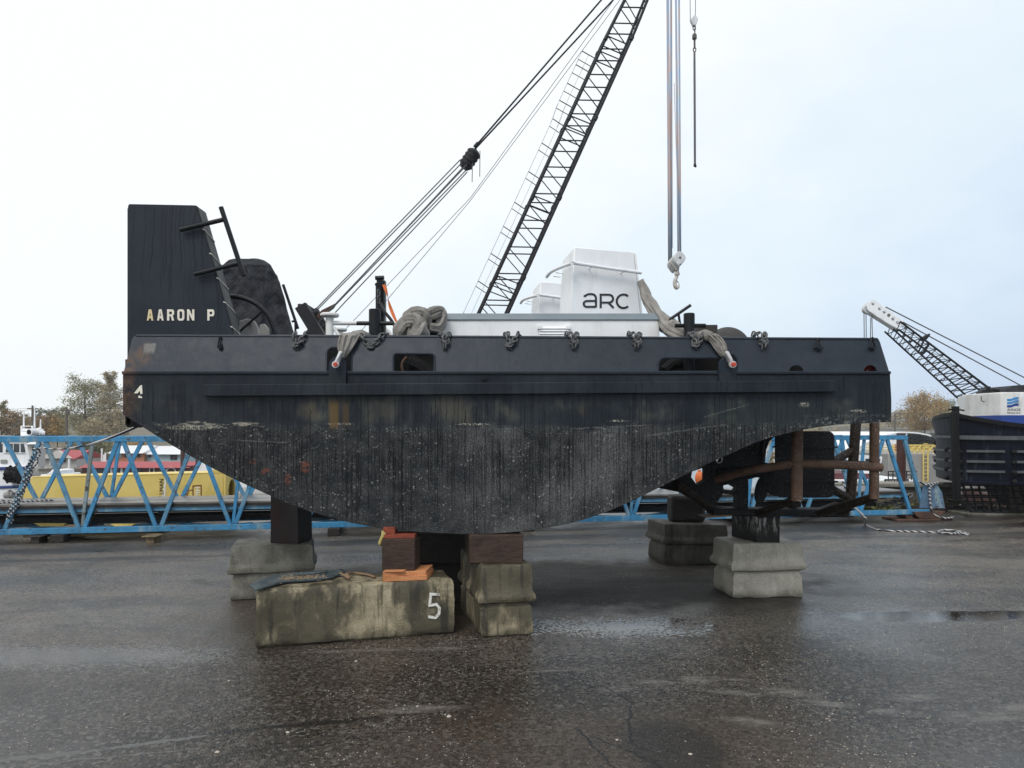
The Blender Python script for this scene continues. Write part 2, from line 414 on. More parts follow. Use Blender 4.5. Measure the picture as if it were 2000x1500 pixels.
    rough = m.mix(lowm, m.sm(med,.2,.8,.36,.5), m.sm(med,.2,.8,.5,.7))
    h = m.ma('ADD', m.ma('MULTIPLY',big,6.0), m.ma('ADD', m.ma('MULTIPLY',vfin,m.ma('MULTIPLY_ADD',lowm,.8,.22)), m.ma('MULTIPLY',m.ma('MULTIPLY',fin,lowm),1.2)))
    return m.out(c, rough, 0.0, m.bump(h,.45,.006), m.mix(lowm,.2,.12))
M = {}
M['hull'] = hull_mat()
def knee_mat():
    m = N('push_knee_paint'); X,Y,Zc = m.sep()
    med = m.noise(2.2,5,.6); fin = m.noise(60,3,.6); st = m.noise(1.6,4,.6,scl=(2,1,.2))
    c = m.mix(m.sm(med,.3,.7),(.011,.0155,.025),(.017,.0225,.033))
    c = m.mix(m.ma('MULTIPLY',m.sm(st,.5,.7),.4), c, (.03,.034,.04))
    for sc_,sd in ((13,0.),(24,4.2)):
        w = m.ma('ADD', m.ma('MULTIPLY_ADD', m.noise(1.5,3,.55), .22, X), sd)
        dd = m.voro(sc_,dim='1D',w=w); x = m.n('ShaderNodeSeparateColor'); m.put(x.inputs[0], m.voro(sc_,dim='1D',w=w,out='Color'))
        bot = m.ma('MULTIPLY_ADD', x.outputs[0], 1.5, 2.6)
        ln = m.mul(m.sm(dd,.10,.04), m.sm(Zc,bot,m.ma('ADD',bot,.2)), m.sm(x.outputs[1],.2,.4))
        c = m.mix(m.ma('MULTIPLY',ln,.85), c, (.003,.0035,.005))
    return m.out(c, .42, 0.0, m.bump(m.ma('MULTIPLY_ADD',med,2.5,fin),.25,.004), .2)
M['knee'] = knee_mat()
M['black'] = paint('black_steel_paint',(.007,.0085,.0115),.4,.3,(.022,.02,.019),.3,4,.2,spec=.2)
M['rubber'] = paint('black_rubber',(.007,.007,.008),.6,.3,(.03,.026,.022),.3,5,.3,spec=.15)
M['deckblack'] = paint('dark_deck_paint',(.006,.0065,.007),.7,.3,(.018,.012,.009),.4,4,.2,spec=.15)
M['white'] = paint('white_boat_paint',(.79,.80,.81),.45,.06,(.36,.34,.31),.28,2.5,.1)
M['whiteold'] = paint('weathered_white_paint',(.72,.72,.70),.5,.1,(.25,.2,.15),.3,3,.15)
M['greytrim'] = paint('grey_trim_paint',(.17,.21,.24),.45,.1,(.3,.3,.3),.15,3,.1)
M['rustbar'] = None
def speck_rust(name, a, b, amt=.5):
    m = N(name); med = m.noise(7,6,.7); fin = m.noise(45,4,.7)
    c = m.mix(m.sm(med,.3,.7), a, b); c = m.mix(m.ma('MULTIPLY',m.sm(fin,.5,.7),.5), c, tuple(x*.4 for x in a))
    sp = m.sm(m.voro(42),.24,.10); c = m.mix(m.mul(sp,m.sm(m.noise(5,3),.38,.55),amt), c, (.42,.40,.34))
    return m.out(c, .65, 0.0, m.bump(m.ma('ADD',fin,med),.5,.006), .2)
M['rustpipe'] = speck_rust('rusty_brown_pipe',(.085,.050,.035),(.17,.105,.075),.8)
M['darkpipe'] = speck_rust('fouled_shaded_pipe',(.011,.008,.006),(.026,.017,.012),.45)  # rear pipes: same fouling, with their shade painted into the colour
M['foul'] = speck_rust('fouled_black_steel',(.007,.0075,.009),(.014,.014,.016),.4)
M['brown'] = paint('dark_brown_steel',(.030,.023,.020),.6,.3,(.05,.03,.02),.4,5,.3)
M['rust'] = paint('rusted_steel',(.085,.042,.028),.8,.5,(.03,.015,.01),.5,6,.4)
M['darkred'] = paint('dark_red_timber',(.016,.007,.006),.6,.5,(.06,.012,.008),.5,3,.3)
M['timber'] = wood('wet_brown_timber',(.062,.036,.025),(.024,.014,.010),(1.5,6,8))
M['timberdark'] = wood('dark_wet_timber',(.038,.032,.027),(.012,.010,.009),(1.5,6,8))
M['plank'] = wood('orange_plank',(.66,.30,.13),(.45,.17,.065),(1,7,14),.65)
M['plankgrey'] = wood('weathered_plank',(.30,.20,.12),(.14,.09,.05),(1,8,20))
M['wedge'] = wood('red_wedge',(.27,.055,.028),(.13,.028,.015),(2,6,6),.6)
M['conc'] = concrete('pale_concrete',(.52,.49,.42),(.33,.31,.255),.18,.12)
M['concold'] = concrete('mossy_concrete',(.42,.36,.24),(.17,.145,.09),.8,.75)
M['concgrey'] = concrete('grey_green_concrete',(.33,.32,.275),(.19,.185,.15),.4,.2)
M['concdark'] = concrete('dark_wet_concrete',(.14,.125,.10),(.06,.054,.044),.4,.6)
def blue_mat(name, c, wear):
    m = N(name); a = m.noise(3,6,.65); b = m.noise(11,5,.7); s = m.noise(6,4,.6,scl=(1,1,.3))
    k = m.mix(m.sm(a,.3,.7), tuple(x*.75 for x in c), tuple(min(1,x*1.15) for x in c))
    k = m.mix(m.ma('MULTIPLY',m.sm(s,.5,.7),wear), k, (.24,.33,.36))
    k = m.mix(m.ma('MULTIPLY',m.sm(b,.58,.64),wear), k, (.055,.040,.032))
    k = m.mix(m.ma('MULTIPLY',m.sm(m.noise(35,4,.7),.58,.66),wear*.7), k, (.03,.05,.06))
    return m.out(k, .5, 0.0, m.bump(b,.2,.004), .4)
M['blue'] = blue_mat('blue_gangway_paint',(.045,.225,.42),.75)
M['blueworn'] = blue_mat('worn_blue_paint',(.085,.24,.38),.9)
M['bluedirty'] = blue_mat('grimy_blue_plate',(.09,.16,.25),1.0)
M['drum'] = paint('grey_drum_steel',(.045,.042,.042),.55,.3,(.02,.018,.016),.4,5,.2)
M['bluegrey'] = blue_mat('peeled_grey_blue',(.16,.19,.19),1.0)
def yellow_mat():
    m = N('yellow_beam_paint'); a = m.noise(1.2,5,.6); s = m.noise(4,4,.6,scl=(1.5,1,.25)); b = m.noise(9,5,.7)
    k = m.mix(m.sm(a,.3,.7),(.64,.485,.13),(.74,.575,.19)); k = m.mix(m.ma('MULTIPLY',m.sm(s,.52,.7),.4), k, (.40,.30,.10))
    k = m.mix(m.ma('MULTIPLY',m.sm(b,.66,.74),.6), k, (.12,.07,.03))
    return m.out(k,.5,0.0,m.bump(b,.15,.004),.4)
M['yellow'] = yellow_mat()
M['beige'] = paint('dirty_beige_steel',(.16,.12,.06),.7,.4,(.05,.03,.02),.6,4,.2)
M['yellowd'] = paint('dirty_yellow_paint',(.38,.26,.05),.6,.3,(.06,.04,.02),.5,4,.2)
M['cranedark'] = paint('crane_dark_steel',(.010,.011,.014),.5,.3,(.04,.032,.028),.3,2,.1,spec=.2)
M['cranebrown'] = paint('crane_weathered_steel',(.085,.075,.065),.6,.3,(.04,.03,.02),.4,2,.1)
M['rope'] = plain('wire_rope',(.075,.08,.085),.5,.3)
M['ropelight'] = plain('pale_wire_rope',(.35,.37,.40),.5,.2)
def hoist_mat():
    m = N('greased_hoist_rope'); Zc = m.sep()[2]
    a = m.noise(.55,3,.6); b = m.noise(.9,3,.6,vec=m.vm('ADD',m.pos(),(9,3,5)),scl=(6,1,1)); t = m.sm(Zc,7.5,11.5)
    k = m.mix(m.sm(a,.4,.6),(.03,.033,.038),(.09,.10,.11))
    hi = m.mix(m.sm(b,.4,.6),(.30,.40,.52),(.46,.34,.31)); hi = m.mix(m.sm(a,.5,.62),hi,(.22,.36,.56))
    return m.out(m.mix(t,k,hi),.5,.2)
M['hoist'] = hoist_mat()
M['galv'] = paint('galvanised_fitting',(.55,.56,.57),.4,.15,(.3,.22,.15),.3,8,.2,metal=.3)
M['hook'] = paint('worn_hook_steel',(.46,.43,.39),.5,.2,(.2,.12,.07),.5,9,.2,metal=.2)
M['chain'] = paint('dull_chain_steel',(.11,.112,.115),.5,.35,(.03,.025,.02),.4,30,.2,metal=.4)
def cloth_mat(name, a, b, quilt=0.0):
    m = N(name); w = m.noise(5,5,.6,scl=(1,1,.6),dist=.6); f = m.noise(140,2,.5); g = m.noise(16,4,.6,dist=1.2)
    k = m.mix(m.sm(w,.3,.7), b, a)
    h = m.ma('ADD', m.ma('MULTIPLY',g,2.2), m.ma('MULTIPLY',f,.3))
    if quilt:
        X,Y,Zc = m.sep(); q1 = m.ma('SINE', m.ma('MULTIPLY', m.ma('ADD',X,Zc), 42.0)); q2 = m.ma('SINE', m.ma('MULTIPLY', m.ma('SUBTRACT',X,Zc), 42.0))
        h = m.ma('ADD', h, m.ma('MULTIPLY', m.ma('ADD',m.ma('ABSOLUTE',q1),m.ma('ABSOLUTE',q2)), quilt))
    return m.out(k, .75, 0.0, m.bump(h,.6,.012), .3)
M['sling'] = cloth_mat('grey_sling_cloth',(.28,.265,.245),(.165,.155,.14))
M['tarp'] = cloth_mat('black_quilted_cover',(.030,.033,.040),(.012,.013,.017),.25)
M['bluecloth'] = cloth_mat('faded_blue_cloth',(.095,.115,.12),(.035,.05,.056))
M['orange'] = plain('orange_strap',(.62,.14,.03),.6)
M['yellowcloth'] = plain('yellow_rag',(.42,.34,.12),.8)
M['hose'] = plain('black_hose',(.01,.01,.011),.4)
M['redpin'] = plain('red_pin_paint',(.48,.055,.025),.45)
M['redlamp'] = plain('red_glass',(.25,.005,.01),.2)
M['lettercream'] = paint('cream_letter_paint',(.74,.70,.60),.5,.12,(.5,.42,.26),.5,12,.1)
M['letteryellow'] = paint('stained_letter_paint',(.66,.55,.32),.5,.15,(.5,.38,.16),.5,12,.1)
M['letterblack'] = plain('black_letter_paint',(.014,.014,.016),.4)
M['letterred'] = plain('dark_red_letter',(.16,.03,.015),.6)
M['letterwhite'] = plain('white_letter_paint',(.78,.78,.76),.6)
def spray_mat():
    m = N('sprayed_white_paint'); a = m.noise(28,4,.7)
    return m.out(m.mix(m.sm(a,.42,.62),(.72,.72,.68),(.33,.31,.25)),.8)
M['spray'] = spray_mat()
def braid_mat():
    m = N('black_white_braid'); X,Y,Zc = m.sep(m.pos())
    s = m.ma('SINE', m.ma('MULTIPLY', m.ma('ADD', m.ma('ADD',X,Y), m.ma('MULTIPLY',Zc,1.3)), 62.0))
    return m.out(m.mix(m.sm(s,-.25,.25),(.010,.010,.018),(.45,.45,.45)),.8)
M['braid'] = braid_mat()
M['glass'] = plain('dark_window_glass',(.03,.04,.05),.08)
M['redroof'] = plain('red_roofing',(.33,.045,.05),.6)
M['darkred2'] = plain('dark_red_siding',(.10,.03,.035),.7)
M['whiteroof'] = plain('pale_roofing',(.66,.67,.68),.6)
M['orangewall'] = plain('orange_cladding',(.42,.17,.09),.7)
M['tealwall'] = plain('pale_teal_siding',(.36,.46,.48),.7)
M['cream'] = plain('cream_siding',(.50,.48,.45),.7)
M['greywall'] = paint('grey_steel_side',(.27,.265,.255),.6,.12,(.16,.13,.1),.3,1.2,.1)
M['pile'] = paint('brown_steel_pile',(.062,.022,.018),.7,.3,(.03,.015,.01),.5,2,.3)
M['stripe'] = plain('blue_stripe_paint',(.02,.05,.19),.4)
M['bluepaint'] = plain('deep_blue_paint',(.012,.045,.25),.35)
M['lightblue'] = plain('light_blue_paint',(.03,.24,.55),.4)
M['polewood'] = plain('utility_pole_wood',(.10,.085,.07),.85)
M['bark'] = plain('tree_bark',(.055,.045,.037),.9)
def navy_mat():
    m = N('dark_navy_hull'); a = m.noise(2.5,6,.65); b = m.noise(9,5,.7,scl=(1,1,.5)); st = m.noise(6,4,.6,scl=(1.6,1,.25))
    c = m.mix(m.sm(a,.35,.7),(.0025,.0035,.010),(.008,.011,.020)); c = m.mix(m.ma('MULTIPLY',m.sm(b,.58,.74),.35), c, (.04,.055,.07))
    c = m.mix(m.ma('MULTIPLY',m.sm(st,.55,.7),.3), c, (.075,.10,.11)); c = m.mix(m.ma('MULTIPLY',m.sm(m.noise(30,3),.68,.74),.5), c, (.11,.05,.03))
    return m.out(c,.5,0.0,m.bump(m.ma('ADD',a,b),.3,.02),.08)
M['navy'] = navy_mat()
M['navyledge'] = paint('scuffed_ledge',(.07,.075,.082),.6,.3,(.02,.02,.02),.5,5,.3)
def leaf_mat(name, a, b, c):
    m = N(name); w = m.noise(.9,3,.6); f = m.noise(6,2,.6)
    k = m.mix(m.sm(w,.35,.65), a, b); k = m.mix(m.sm(f,.5,.7), k, c)
    return m.out(k,.7,0.0,None,.2)
M['leafgreen'] = leaf_mat('olive_leaves',(.19,.20,.105),(.26,.24,.13),(.32,.27,.14))
M['leafdark'] = leaf_mat('dark_green_leaves',(.075,.095,.055),(.12,.135,.075),(.15,.14,.075))
M['leafgold'] = leaf_mat('golden_leaves',(.40,.26,.10),(.29,.21,.095),(.46,.33,.15))
M['leafgrey'] = leaf_mat('thin_grey_leaves',(.36,.30,.19),(.27,.235,.15),(.42,.34,.20))
M['leafrust'] = leaf_mat('rust_leaves',(.29,.185,.10),(.20,.15,.08),(.36,.26,.12))
M['moss'] = leaf_mat('mossy_weeds',(.06,.085,.02),(.13,.14,.03),(.17,.15,.04))
# ---- sky, sun
wd = bpy.data.worlds.new('World'); sc.world = wd; wd.use_nodes = True
t = wd.node_tree; t.nodes.clear()
class WN(N):
    def __init__(s): s.t = t; s._p = None
w = WN(); wo = w.n('ShaderNodeOutputWorld'); bg = w.n('ShaderNodeBackground')
SUN_EL, SUN_AZ = math.radians(48), math.radians(200)
sky = w.n('ShaderNodeTexSky', sky_type='NISHITA'); sky.sun_disc = False; sky.sun_elevation = SUN_EL; sky.sun_rotation = SUN_AZ
dirv = w.n('ShaderNodeTexCoord').outputs['Generated']
dx,dy,dz = w.sep(dirv)
cl = w.noise(2.2,5,.55,vec=dirv,scl=(1,1,1.6)); cl2 = w.noise(5,4,.6,vec=dirv,scl=(1,1,2.2))
fac = w.ma('ADD', w.ma('MULTIPLY_ADD', dz, 1.25, .36), w.ma('MULTIPLY_ADD', dx, -.62, w.ma('MULTIPLY_ADD', w.ma('SUBTRACT',cl,.5), .62, w.ma('MULTIPLY', w.ma('SUBTRACT',cl2,.5), .26))))
over = w.mix(w.sm(fac,-.02,.50), (.47,.58,.755), (.69,.78,.84)); over = w.mix(w.sm(fac,.40,.90), over, (.87,.895,.905))
mixd = w.mix(.90, w.mix(1.0, sky.outputs[0], (.10,.10,.10), 'MULTIPLY'), over)
w.put(bg.inputs[0], mixd); bg.inputs[1].default_value = 1.0
t.links.new(bg.outputs[0], wo.inputs[0])
sl = bpy.data.lights.new('sun','SUN'); sl.energy = 1.4; sl.angle = math.radians(25); sl.color = (1,.97,.93)
so = bpy.data.objects.new('sun', sl); col.objects.link(so)
# sun stands high behind the photographer's left shoulder, veiled by cloud
sd = Vector((-.35,-.85,1.05)).normalized(); so.rotation_euler = sd.to_track_quat('Z','Y').to_euler()
# ---- yard
def yard_mat():
    m = N('wet_asphalt'); P = m.pos(); X,Y,Zc = m.sep()
    big = m.noise(.35,5,.6); med = m.noise(1.6,6,.65); fin = m.noise(24,4,.65); agg = m.voro(70); agg2 = m.noise(130,3,.7)
    str_ = m.noise(1.0,5,.6,scl=(.5,1.6,1))
    cA = m.n('ShaderNodeSeparateColor'); m.put(cA.inputs[0], m.voro(42,out='Color')); cB = m.n('ShaderNodeSeparateColor'); m.put(cB.inputs[0], m.voro(85,out='Color'))
    worn = m.sm(m.noise(.75,6,.7,scl=(.7,1.3,1)),.36,.60)
    far = m.sm(Y,5.2,8.5)
    c = m.mix(m.sm(med,.3,.7),(.013,.0102,.008),(.028,.0232,.0185))
    c = m.mix(m.mul(worn,m.ma('MULTIPLY_ADD',far,.82,.18)), c, m.mix(m.sm(fin,.3,.7),(.040,.033,.027),(.125,.108,.090)))
    grit = m.ma('ADD', m.ma('MULTIPLY',cA.outputs[0],.5), m.ma('MULTIPLY',cB.outputs[0],.5))
    c = m.mix(1.0, c, m.mix(m.sm(grit,.15,.85),(.18,.18,.18),(2.1,2.05,2.0)), 'MULTIPLY')
    c = m.mix(m.ma('MULTIPLY',m.sm(cA.outputs[1],.80,.92),.6), c, (.13,.122,.112))
    brown = m.mx(m.blob(X,Y,-1.75,8.0,1.7,1.3,med,.7), m.blob(X,Y,.9,4.3,1.6,1.0,med,.9), m.blob(X,Y,1.1,10.8,2.2,.6,med,.6))
    c = m.mix(m.ma('MULTIPLY',brown,.6), c, m.mix(m.sm(fin,.35,.65),(.026,.019,.013),(.085,.064,.046)))
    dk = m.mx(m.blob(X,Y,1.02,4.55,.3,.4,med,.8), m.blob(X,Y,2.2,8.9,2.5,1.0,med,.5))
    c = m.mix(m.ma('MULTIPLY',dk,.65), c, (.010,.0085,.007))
    # wet tyre tracks, with the gangway's shadow painted in as dark bands
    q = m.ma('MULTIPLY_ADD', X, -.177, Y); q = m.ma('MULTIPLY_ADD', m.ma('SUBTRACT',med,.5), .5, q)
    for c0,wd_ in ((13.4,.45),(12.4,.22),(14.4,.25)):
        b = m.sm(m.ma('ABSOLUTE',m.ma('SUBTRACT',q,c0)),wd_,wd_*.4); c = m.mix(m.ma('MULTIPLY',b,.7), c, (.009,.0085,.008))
    # pale shell grit
    sp = m.sm(m.voro(24),.16,.07); cell = m.n('ShaderNodeSeparateColor'); m.put(cell.inputs[0], m.voro(24,out='Color'))
    c = m.mix(m.mul(sp,m.sm(cell.outputs[0],.66,.72),m.sm(m.noise(1.3,3,.6),.38,.6),.8), c, (.36,.33,.29))
    sp2 = m.sm(m.voro(75),.2,.1); c2 = m.n('ShaderNodeSeparateColor'); m.put(c2.inputs[0], m.voro(75,out='Color'))
    c = m.mix(m.mul(sp2,m.sm(c2.outputs[1],.72,.78),.6), c, (.30,.28,.25))
    # scuffs of dried pale silt
    pre_ = m.noise(9,6,.75,scl=(.5,1.6,1))
    silt = None
    for px,py,rx,ry in ((1205,1345,.14,.035),(1283,1333,.15,.04),(1362,1328,.13,.05),(1430,1326,.12,.025),(1425,1352,.20,.035),(1535,1352,.2,.05),(1610,1374,.18,.035),(1465,1410,.16,.045),(1785,1363,.17,.04),(1732,1388,.09,.03),(1930,1400,.28,.06),(1990,1382,.16,.04),(720,1270,.45,.03),(870,1266,.3,.03),(1080,1310,.3,.012),(810,1385,.3,.04)):
        g = G(px,py); sl_ = .22 if px>1390 and px<1700 else -.12
        yy = m.ma('MULTIPLY_ADD', m.ma('SUBTRACT',X,g.x), sl_, Y)
        b = m.blob(X,yy,g.x,g.y,rx,ry*1.6,med,.35,.6); silt = b if silt is None else m.mx(silt,b)
    c = m.mix(m.mul(silt,m.sm(pre_,.35,.6),.55), c, (.20,.185,.165))
    dry = m.mul(m.sm(m.noise(.7,5,.6,scl=(.55,1.3,1)),.5,.68), m.sm(Y,7,11)); c = m.mix(m.ma('MULTIPLY',dry,.35), c, (.085,.078,.070))
    # cracks
    ck = None
    def seg_mask(pts, wdt, nz=.05):
        r = None
        for (a,b) in zip(pts,pts[1:]):
            ax,ay = G(*a)[:2]; bx,by = G(*b)[:2]; L = math.hypot(bx-ax,by-ay); ux,uy = (bx-ax)/L,(by-ay)/L
            rx = m.ma('SUBTRACT',X,ax); ry = m.ma('SUBTRACT',Y,ay)
            tt = m.ma('ADD',m.ma('MULTIPLY',rx,ux),m.ma('MULTIPLY',ry,uy)); nn = m.ma('SUBTRACT',m.ma('MULTIPLY',ry,ux),m.ma('MULTIPLY',rx,uy))
            nn = m.ma('MULTIPLY_ADD', m.ma('SUBTRACT',m.noise(6,4,.7),.5), nz*2, nn)
            k = m.mul(m.sm(m.ma('ABSOLUTE',nn),wdt,wdt*.4), m.sm(tt,-.06,0), m.sm(tt,L+.06,L))
            r = k if r is None else m.mx(r,k)
        return r
    wetline = seg_mask([(-60,1492),(180,1466),(400,1437)],.028,.06)
    wetline2 = seg_mask([(40,1494),(220,1478),(380,1462)],.012,.06)
    darkline = seg_mask([(395,1437),(520,1420),(640,1411),(740,1402)],.042,.09)
    hair = m.mx(seg_mask([(1180,1340),(1235,1372),(1228,1410),(1236,1450)],.014,.05), seg_mask([(1130,1425),(1165,1462),(1200,1500)],.013,.06), seg_mask([(1160,1440),(1240,1470),(1290,1500)],.012,.06), seg_mask([(330,1490),(470,1470),(640,1452)],.016,.08), seg_mask([(440,1265),(500,1244)],.02,.05))
    c = m.mix(m.ma('MULTIPLY',m.mx(darkline,hair),.9), c, (.005,.0045,.004))
    # wetness: rough film everywhere, sheets of standing water in the hollows
    pn = m.noise(2.4,6,.7,scl=(.55,1.5,1)); pf = m.noise(13,4,.65,scl=(.6,1.5,1))
    pz = m.ma('ADD', m.ma('ADD', m.ma('MULTIPLY',pn,.45), m.ma('MULTIPLY',pf,.35)), m.ma('MULTIPLY_ADD',cA.outputs[2],.34,.03))
    pud = m.mx(m.blob(X,Y,1.15,7.38,1.0,.38,pz,1.5,.10), m.blob(X,Y,4.45,7.80,1.0,.24,pn,.5,.12), m.blob(X,Y,5.6,7.9,1.0,.16,pn,.8,.15), wetline, m.mul(wetline2,.8))
    half = m.mx(m.mul(m.blob(X,Y,3.1,4.38,.8,.3,pz,1.2,.5),.8), m.blob(X,Y,-3.9,6.42,1.55,.36,pz,.9,.3), m.mul(m.blob(X,Y,-3.4,4.9,1.0,.8,pz,1.4,.6),.35), m.blob(X,Y,3.3,7.5,1.2,.7,pz,1.2,.5), m.mul(m.blob(X,Y,4.6,7.4,2.2,1.3,pz,1.0,.6),.75), m.mul(m.blob(X,Y,3.6,5.0,1.2,.9,pz,1.4,.6),.5), m.mul(m.blob(X,Y,-6.3,9.6,2.0,.8,pz,1.3,.5),.6), m.mul(m.blob(X,Y,2.0,8.6,1.6,.8,pz,.9,.4),.5), m.mul(m.blob(X,Y,-1.0,11.2,2.2,.5,pz,1.1,.4),.8), m.mul(m.blob(X,Y,5.3,9.5,2.2,1.2,pz,1.2,.5),.5))
    film = m.sm(m.noise(.8,4,.6,vec=m.vm('ADD',P,(3,9,0))),.35,.7)
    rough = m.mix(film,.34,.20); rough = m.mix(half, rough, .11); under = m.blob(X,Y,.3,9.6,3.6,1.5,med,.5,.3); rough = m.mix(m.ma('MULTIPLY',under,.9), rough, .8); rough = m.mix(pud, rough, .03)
    c = m.mix(m.ma('MULTIPLY',under,.6), c, (.010,.0085,.007))  # shade beneath the hull painted in as a darker asphalt colour
    c = m.mix(m.ma('MULTIPLY',half,.35), c, (.020,.019,.018)); c = m.mix(m.ma('MULTIPLY',pud,.7), c, (.012,.011,.010))
    h = m.ma('ADD', m.ma('MULTIPLY',agg,-.9), m.ma('ADD', m.ma('MULTIPLY',agg2,.7), m.ma('ADD', m.ma('MULTIPLY',fin,1.6), m.ma('MULTIPLY',med,3.0))))
    rough = m.mix(m.mul(worn,far,m.ma('SUBTRACT',1.0,m.mx(half,pud)),.5), rough, .5)
    bs = m.n('ShaderNodeBump'); bs.inputs['Distance'].default_value = .018
    m.put(bs.inputs['Height'],h); m.put(bs.inputs['Strength'], m.mix(pud, m.mix(half,m.mix(film,.36,.20),.12), .012))
    return m.out(c, rough, 0.0, bs.outputs[0], m.mix(under,.5,.25))
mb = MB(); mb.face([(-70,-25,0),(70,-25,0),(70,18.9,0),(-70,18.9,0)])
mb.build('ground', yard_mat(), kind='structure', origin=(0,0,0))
def water_mat():
    m = N('harbour_water'); a = m.noise(.5,5,.6,scl=(.5,1.4,1)); b = m.noise(3,4,.6,scl=(.5,1.3,1))
    return m.out((.045,.055,.055),.12,0.0,m.bump(m.ma('ADD',a,m.ma('MULTIPLY',b,.3)),.25,.15),.5)
mb = MB(); mb.face([(-298,18.5,-1.6),(328,18.5,-1.6),(328,300,-1.6),(-298,300,-1.6)])
mb.build('water', water_mat(), kind='structure', origin=(0,19,-1.6))
# quay face under the yard edge
mb = MB(); mb.boxmm((-70,18.9,-2.5),(70,19.05,-.01)); mb.build('quay_edge', M['concdark'], kind='structure')
# far shore with a low hill
def shore_mat():
    m = N('far_shore_scrub'); a = m.noise(.12,6,.7); b = m.noise(.6,5,.7)
    k = m.mix(m.sm(a,.35,.65),(.075,.075,.05),(.13,.11,.075)); k = m.mix(m.sm(b,.45,.7),k,(.17,.15,.12))
    return m.out(k,.9)
def strip(name, xs, y0, y1, z0, hf, mat):
    mb = MB(); nx = 60; ny = 14; g = []
    for j in range(ny+1):
        row = []
        for i in range(nx+1):
            x = xs[0]+(xs[1]-xs[0])*i/nx; y = y0+(y1-y0)*j/ny
            row.append(mb.v((x,y,z0+hf(x,j/ny)+(mnoise.noise(Vector((x*.05,y*.05,3)))*1.2 if j>1 else 0))))
        g.append(row)
    for j in range(ny):
        for i in range(nx): mb.bm.faces.new((g[j][i],g[j][i+1],g[j+1][i+1],g[j+1][i]))
    return mb.build(name, mat, kind='structure', smooth=True, ang=3)
strip('far_shore',(-260,-6),84,300,-1.8,lambda x,t: 2.2*min(1,t*8)+t*t*(9 if x<0 else 4)*math.exp(-((x+150)/90)**2), shore_mat())
strip('hill',(-10,326),190,299,-1.8,lambda x,t: 2.6*min(1,t*6)+5*t*math.exp(-((x-150)/130)**2), shore_mat())
# shell fragments and grit lying on the asphalt
mb = MB()
for i in range(15000):
    y = 4.2+11*R.random()**1.35; x = R.uniform(-.75,.75)*y
    if mnoise.noise(Vector((x*.7,y*.9,1)))+.6*mnoise.noise(Vector((x*2.3,y*2.9,7)))+.25*R.random()-(.12 if y<6 else 0) < .16: continue
    r = R.choice((.0025,.003,.003,.004,.004,.005,.007))*(.7+y*.06); a_=R.random()*6.3; ca,sa=math.cos(a_)*r,math.sin(a_)*r; e=R.uniform(.5,1.3)
    P=[mb.v((x+ca*e,y+sa*e,.001)),mb.v((x-sa,y+ca,.001)),mb.v((x-ca*e,y-sa*e,.001)),mb.v((x+sa,y-ca,.001)),mb.v((x+ca*.2,y+sa*.2,r*R.uniform(.4,.9)))]
    for k in range(4): mb.bm.faces.new((P[k],P[(k+1)%4],P[4]))
mb.build('shell_grit', plain('bleached_shell',(.36,.33,.28),.8,0,.6), kind='stuff', label='pale shell fragments and grit scattered over the wet asphalt', cat='grit', origin=(0,0,0))
mb = MB()
for px,py,r in ((562,1431,.010),(447,1330,.008),(695,1292,.010),(1348,1474,.011),(425,1470,.012),(877,1400,.013),(1205,1446,.008),(815,1380,.009)):
    g = G(px,py); bmesh.ops.create_icosphere(mb.bm, subdivisions=2, radius=1, matrix=Matrix.Translation(g+Z3*r*.3)@Matrix.Diagonal((r*1.3,r,r*.6,1)))
mb.jitter(.003,60)
mb.build('pebbles', plain('pale_pebble',(.42,.37,.31),.8,0,.3), kind='stuff', label='loose pale pebbles lying on the asphalt in the foreground', cat='pebbles', origin=(0,0,0))
# ---- the tug on blocks
TW = 3.3
tug = thing('tugboat','black steel push tug standing on concrete blocks with white deckhouse and tall bow knee','tug',(0,DH+TW/2,0.98))
def hp(px,py,off=0.0): p = W(px,py,DH); p.y -= off; return p
PROFILE = [(240,731),(1738,727),(1741,780),(1741,824),(1700,826.5),(1640,829),(1600,834),(1560,841),(1530,848),(1500,856),(1470,867),(1440,880),(1405,896),(1365,914),(1310,941),(1270,961),(1220,985),(1180,1001),(1140,1015),(1100,1025),(1040,1035),(980,1041),(930,1043),(880,1042),(820,1039),(760,1034),(710,1026),(660,1015),(610,1000),(560,982),(510,960),(460,937),(410,912),(360,884),(310,854),(240,809)]
def spline2(P,n=4): return [(p.x,p.y) for p in smoothpath([Vector((a,b,0)) for a,b in P],n)]
PROFILE=PROFILE[:6]+spline2(PROFILE[6:-1],4)+PROFILE[-1:]
mb = MB()
mb.plate(PROFILE,[],lambda u,v:W(u,v,DH),lambda u,v:W(u,v,DH)+Y3*TW)
hull = mb.build('hull',M['hull'],tug,bevel=.012)
# sheer lip along the top of the hull side
mb = MB(); mb.boxmm((xat(240,DH)-.004,DH-.018,zat(731,DH)-.001),(xat(1738,DH)+.004,DH+.10,zat(727,DH)+.010)); mb.build('ledge',M['hull'],hull,bevel=.006)
# rubbing strip
mb = MB(); pts=[(402,752),(1627,744),(1627,766),(402,774.5)]
mb.plate(pts,[],lambda u,v:hp(u,v,.07),lambda u,v:hp(u,v,-.002)); mb.build('rub_rail',M['hull'],hull,bevel=.006)
